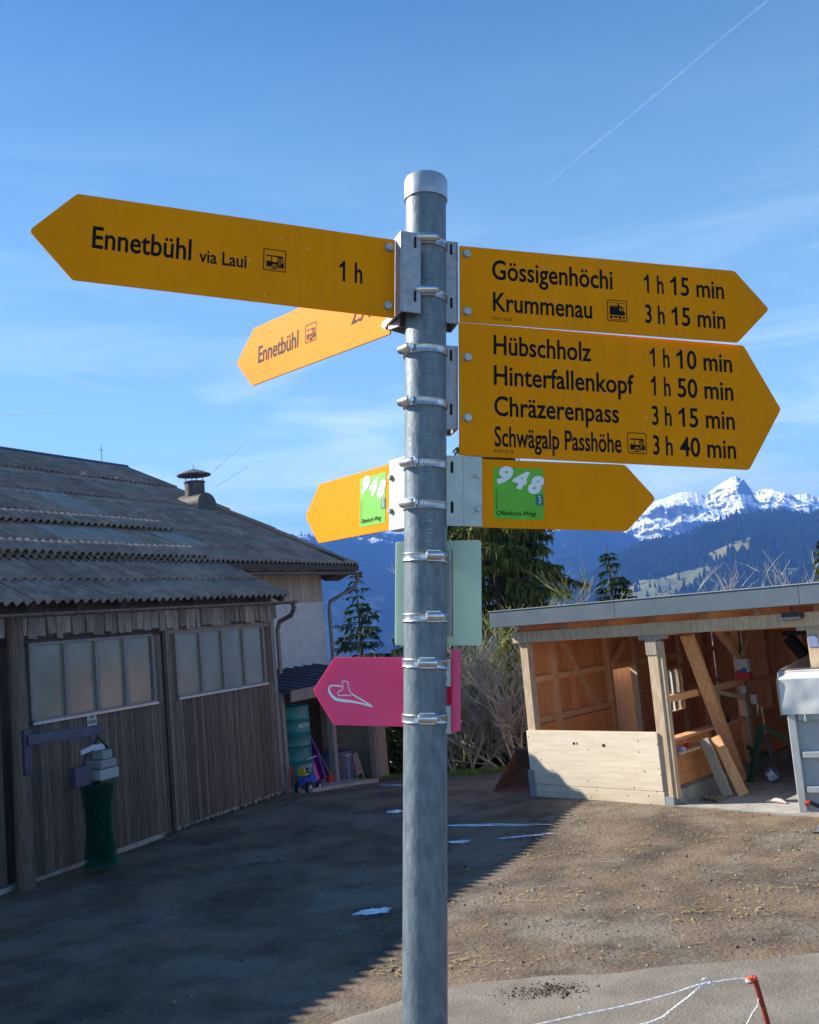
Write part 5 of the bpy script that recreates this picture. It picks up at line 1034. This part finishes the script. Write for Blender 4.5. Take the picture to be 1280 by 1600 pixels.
def terrain_mat(name, base, patch, pscale, p0, p1, stretch=(1, 1, 1), rock=None, elev=None):
    """base colour with patches from noise; optional altitude limit pushing the patch uphill"""
    m = bpy.data.materials.new(name); m.use_nodes = True; n = m.node_tree.nodes; l = m.node_tree.links; b = n['Principled BSDF']; b.inputs['Roughness'].default_value = .9; b.inputs['Specular IOR Level'].default_value = .1
    g = n.new('ShaderNodeNewGeometry'); mp = n.new('ShaderNodeMapping'); mp.inputs['Scale'].default_value = stretch; l.new(g.outputs['Position'], mp.inputs[0])
    nz = n.new('ShaderNodeTexNoise'); nz.inputs['Scale'].default_value = pscale; nz.inputs['Detail'].default_value = 12; nz.inputs['Roughness'].default_value = .62; l.new(mp.outputs[0], nz.inputs['Vector']); h = nz.outputs[0]
    if elev:
        sp = n.new('ShaderNodeSeparateXYZ'); l.new(g.outputs['Position'], sp.inputs[0]); mr = n.new('ShaderNodeMapRange'); mr.inputs[1].default_value = elev[0]; mr.inputs[2].default_value = elev[1]; mr.inputs[3].default_value = -elev[2]; mr.inputs[4].default_value = elev[2]; l.new(sp.outputs[2], mr.inputs[0])
        ad = n.new('ShaderNodeMath'); ad.operation = 'ADD'; l.new(h, ad.inputs[0]); l.new(mr.outputs[0], ad.inputs[1]); h = ad.outputs[0]
    rp = n.new('ShaderNodeValToRGB'); rp.color_ramp.elements[0].position = p0; rp.color_ramp.elements[1].position = p1; l.new(h, rp.inputs[0])
    mx = n.new('ShaderNodeMixRGB'); l.new(rp.outputs[0], mx.inputs[0]); mx.inputs[1].default_value = (*base, 1); mx.inputs[2].default_value = (*patch, 1); out = mx.outputs[0]
    if rock:        # steep faces go dark, banded
        sn = n.new('ShaderNodeSeparateXYZ'); l.new(g.outputs['Normal'], sn.inputs[0]); n3 = n.new('ShaderNodeTexNoise'); n3.inputs['Scale'].default_value = .0032; n3.inputs['Detail'].default_value = 12; n3.inputs['Roughness'].default_value = .7
        m3 = n.new('ShaderNodeMapping'); m3.inputs['Rotation'].default_value = (0, R(28), 0); m3.inputs['Scale'].default_value = (.7, .7, 6); l.new(g.outputs['Position'], m3.inputs[0]); l.new(m3.outputs[0], n3.inputs['Vector'])
        ma = n.new('ShaderNodeMath'); ma.operation = 'MULTIPLY_ADD'; ma.inputs[1].default_value = -.55; l.new(sn.outputs[2], ma.inputs[0]); l.new(n3.outputs[0], ma.inputs[2])
        r3 = n.new('ShaderNodeValToRGB'); r3.color_ramp.elements[0].position = rock[1]; r3.color_ramp.elements[1].position = rock[2]; l.new(ma.outputs[0], r3.inputs[0])
        m4 = n.new('ShaderNodeMixRGB'); l.new(r3.outputs[0], m4.inputs[0]); l.new(out, m4.inputs[1]); m4.inputs[2].default_value = (*rock[0], 1); out = m4.outputs[0]
    l.new(out, b.inputs['Base Color']); return m
snow_mt = terrain_mat('snow_and_rock', (.02, .03, .03), (.93, .94, .95), .0032, .44, .47, elev=(140, 335, .32), rock=((.10, .10, .12), .115, .15))
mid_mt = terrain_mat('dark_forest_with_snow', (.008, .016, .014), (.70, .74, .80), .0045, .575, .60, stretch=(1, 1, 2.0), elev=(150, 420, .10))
near_mt = terrain_mat('forest_and_meadow', (.014, .024, .012), (.20, .20, .055), .0042, .60, .63, stretch=(1, 1, .6))
mountain('snow_mountain', 'jagged snow covered range with a pointed peak', SNOW, 5400, 2200, snow_mt, 150, 30, seed=3, ridged=True, nA=900, nV=220, az0=1, az1=31, pw=1.15, jag=.6)
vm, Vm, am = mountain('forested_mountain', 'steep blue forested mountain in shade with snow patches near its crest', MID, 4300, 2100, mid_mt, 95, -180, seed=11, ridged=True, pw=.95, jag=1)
RIDGE = 1
vn, Vn, an_ = mountain('forested_ridge', 'lower forested ridge with brownish meadows in front of the snow range', NEAR, 2600, 1600, near_mt, 45, -180, seed=23, pw=.9, jag=1)
vf = MB(); vf.add([(-7000, 100, -150), (7000, 100, -150), (9000, 8000, -185), (-9000, 8000, -185)], [(0, 1, 2, 3)]); tag(vf.build('valley_floor', near_mt), 'valley floor far below the farm', kind='structure')
# conifers on the far slopes
def forest(name, lab, grid, V_, az, azr, vmax, count, hgt, m, seed, clear=None):
    rg = np.random.RandomState(seed); nV_, nA_ = grid.shape[:2]; i0 = np.searchsorted(V_, 0)
    a = rg.uniform(*azr, count*2); v = vmax*rg.uniform(-.02, 1, count*2)**1.25; v = np.abs(v)
    ia = np.interp(a, az, np.arange(nA_)); iv = np.interp(v, V_, np.arange(nV_)); A0 = np.clip(ia.astype(int), 0, nA_-2); V0 = np.clip(iv.astype(int), 0, nV_-2); fa = (ia-A0)[:, None]; fv = (iv-V0)[:, None]
    P = (grid[V0, A0]*(1-fa)+grid[V0, A0+1]*fa)*(1-fv)+(grid[V0+1, A0]*(1-fa)+grid[V0+1, A0+1]*fa)*fv
    dens = fbm(P[:, 0]/260, P[:, 1]/260, 3, seed+5); keep = dens > -.42+.25*rg.rand(len(P))
    if clear is not None: keep &= (rg.rand(len(P)) < .04) | ~clear(a, (P[:, 2]-3)/np.hypot(P[:, 0], P[:, 1]))
    P = P[keep][:count]; n_ = len(P); H_ = hgt*rg.uniform(.55, 1.25, n_); W_ = H_*rg.uniform(.16, .24, n_); k = 5; th = np.arange(k)*2*np.pi/k
    ring = np.stack([np.cos(th), np.sin(th), np.zeros(k)], -1); base = P[:, None, :]+ring[None]*W_[:, None, None]; top = P+np.stack([0*H_, 0*H_, H_], -1); vs = np.concatenate([base, top[:, None]], 1).reshape(-1, 3)
    o_ = np.arange(n_)[:, None]*(k+1); fs = np.stack([np.stack([o_[:, 0]+j, o_[:, 0]+(j+1) % k, o_[:, 0]+k], -1) for j in range(k)], 1).reshape(-1, 3)
    me = bpy.data.meshes.new(name); me.from_pydata(vs.tolist(), [], fs.tolist()); me.materials.append(m); o = link(name, me); tag(o, lab, 'forest', kind='stuff')
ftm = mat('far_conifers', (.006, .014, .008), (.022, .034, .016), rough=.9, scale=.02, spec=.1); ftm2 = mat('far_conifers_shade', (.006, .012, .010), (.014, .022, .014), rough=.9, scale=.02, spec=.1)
def in_poly(poly):
    def fn(x, y):
        r = np.zeros(len(x), bool); n_ = len(poly)
        for i in range(n_):
            x1, y1 = poly[i]; x2, y2 = poly[(i+1) % n_]; c_ = ((y1 > y) != (y2 > y)) & (x < (x2-x1)*(y-y1)/(y2-y1+1e-12)+x1); r ^= c_
        return r
    return fn
m1 = in_poly([(16.5, .0375), (18.9, .0505), (19.2, .047), (18.9, .038), (17.9, .036), (17.4, .030), (16.8, .027)]); m2 = in_poly([(11.4, .008), (12.6, .017), (13.8, .019), (15.2, .0225), (16.6, .026), (17.0, .020), (15.5, .005), (11.8, -.02)]); m3 = in_poly([(20.6, .017), (21.3, .016), (21.2, .008), (20.4, .008)])
forest('far_forest', 'conifer forest covering the lower ridge', vn, Vn, an_, (4, 27), .75, 16000, 19, ftm, 5, clear=lambda a, e_: m1(a, e_) | m2(a, e_) | m3(a, e_))
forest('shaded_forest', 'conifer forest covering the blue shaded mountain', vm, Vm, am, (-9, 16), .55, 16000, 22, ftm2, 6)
me = bpy.data.objects['forested_ridge'].data; me.materials.append(mat('dry_alpine_meadow', (.10, .12, .03), (.19, .17, .06), rough=.95, scale=.012))
cen = np.zeros(len(me.polygons)*3); me.polygons.foreach_get('center', cen); cen = cen.reshape(-1, 3); azc = np.degrees(np.arctan2(cen[:, 0], cen[:, 1])); ec = (cen[:, 2]-3)/np.hypot(cen[:, 0], cen[:, 1])
me.polygons.foreach_set('material_index', (m1(azc, ec) | m2(azc, ec) | m3(azc, ec)).astype(np.int32)); me.update()
# far meadows as their own ground patches are part of the ridge material (green/brown noise), kept free of trees above

# ---- air
hz = bpy.data.materials.new('valley_haze'); hz.use_nodes = True; n = hz.node_tree.nodes; l = hz.node_tree.links; n.remove(n['Principled BSDF'])
pv = n.new('ShaderNodeVolumePrincipled'); pv.inputs['Color'].default_value = (.13, .35, 1.0, 1); pv.inputs['Density'].default_value = .00018; pv.inputs['Anisotropy'].default_value = 0
l.new(pv.outputs[0], n['Material Output'].inputs['Volume'])
b = MB(); b.box(-9500, 9500, -600, 9200, -260, 640); tag(b.build('haze', hz), 'thin blue mountain air between the farm and the range', 'haze', kind='stuff')

# ---- condensation trails high above the haze
ct = bpy.data.materials.new('contrail_vapour'); ct.use_nodes = True; n = ct.node_tree.nodes; l = ct.node_tree.links; b_ = n['Principled BSDF']; b_.inputs['Base Color'].default_value = (.9, .9, .9, 1); b_.inputs['Roughness'].default_value = 1; b_.inputs['Specular IOR Level'].default_value = 0
def contrail(lab, p, q, r0_, r1_, alpha, seed):
    m = ct.copy(); nn = m.node_tree.nodes; ll = m.node_tree.links; bb = nn['Principled BSDF']; g = nn.new('ShaderNodeNewGeometry'); z1 = nn.new('ShaderNodeTexNoise'); z1.inputs['Scale'].default_value = .006; z1.inputs['Detail'].default_value = 6; ll.new(g.outputs['Position'], z1.inputs['Vector'])
    lw = nn.new('ShaderNodeLayerWeight'); lw.inputs[0].default_value = .5; iv = nn.new('ShaderNodeMath'); iv.operation = 'SUBTRACT'; iv.inputs[0].default_value = 1; ll.new(lw.outputs['Facing'], iv.inputs[1]); pw_ = nn.new('ShaderNodeMath'); pw_.operation = 'POWER'; pw_.inputs[1].default_value = 1.6; ll.new(iv.outputs[0], pw_.inputs[0])
    m1_ = nn.new('ShaderNodeMath'); m1_.operation = 'MULTIPLY'; ll.new(pw_.outputs[0], m1_.inputs[0]); ll.new(z1.outputs[0], m1_.inputs[1]); m2_ = nn.new('ShaderNodeMath'); m2_.operation = 'MULTIPLY'; m2_.inputs[1].default_value = alpha*2; ll.new(m1_.outputs[0], m2_.inputs[0]); ll.new(m2_.outputs[0], bb.inputs['Alpha'])
    p, q = Vector(p), Vector(q); b = MB(); pts = []; rs = []
    for i in range(25):
        u = i/24; pts.append(p.lerp(q, u)+Vector((0, 0, 14*mn.noise(Vector((u*4, seed, 0))))*1)); rs.append((r0_+(r1_-r0_)*u)*(1+.3*mn.noise(Vector((u*12, seed, 3)))))
    b.tube(pts, rs, 12, cap=False); tag(b.build('contrail', m, smooth=True, fix=False), lab, 'contrail')
contrail('long thin white contrail rising to the upper right corner of the sky', (1500, 8635, 3830), (4300, 8400, 5760), 7, 12, .15, 1)
contrail('short curved contrail just above the roof ventilator', (-1753, 8888, 1520), (-1374, 8857, 1797), 15, 8, .5, 2)
contrail('faint small contrail right of the one above the ventilator', (-1760, 8902, 1370), (-1430, 8888, 1530), 12, 8, .35, 3)
contrail('faint horizontal contrail at the left edge of the sky above the barn ridge', (-3900, 8813, 2205), (-3142, 8818, 2170), 16, 8, .35, 4)
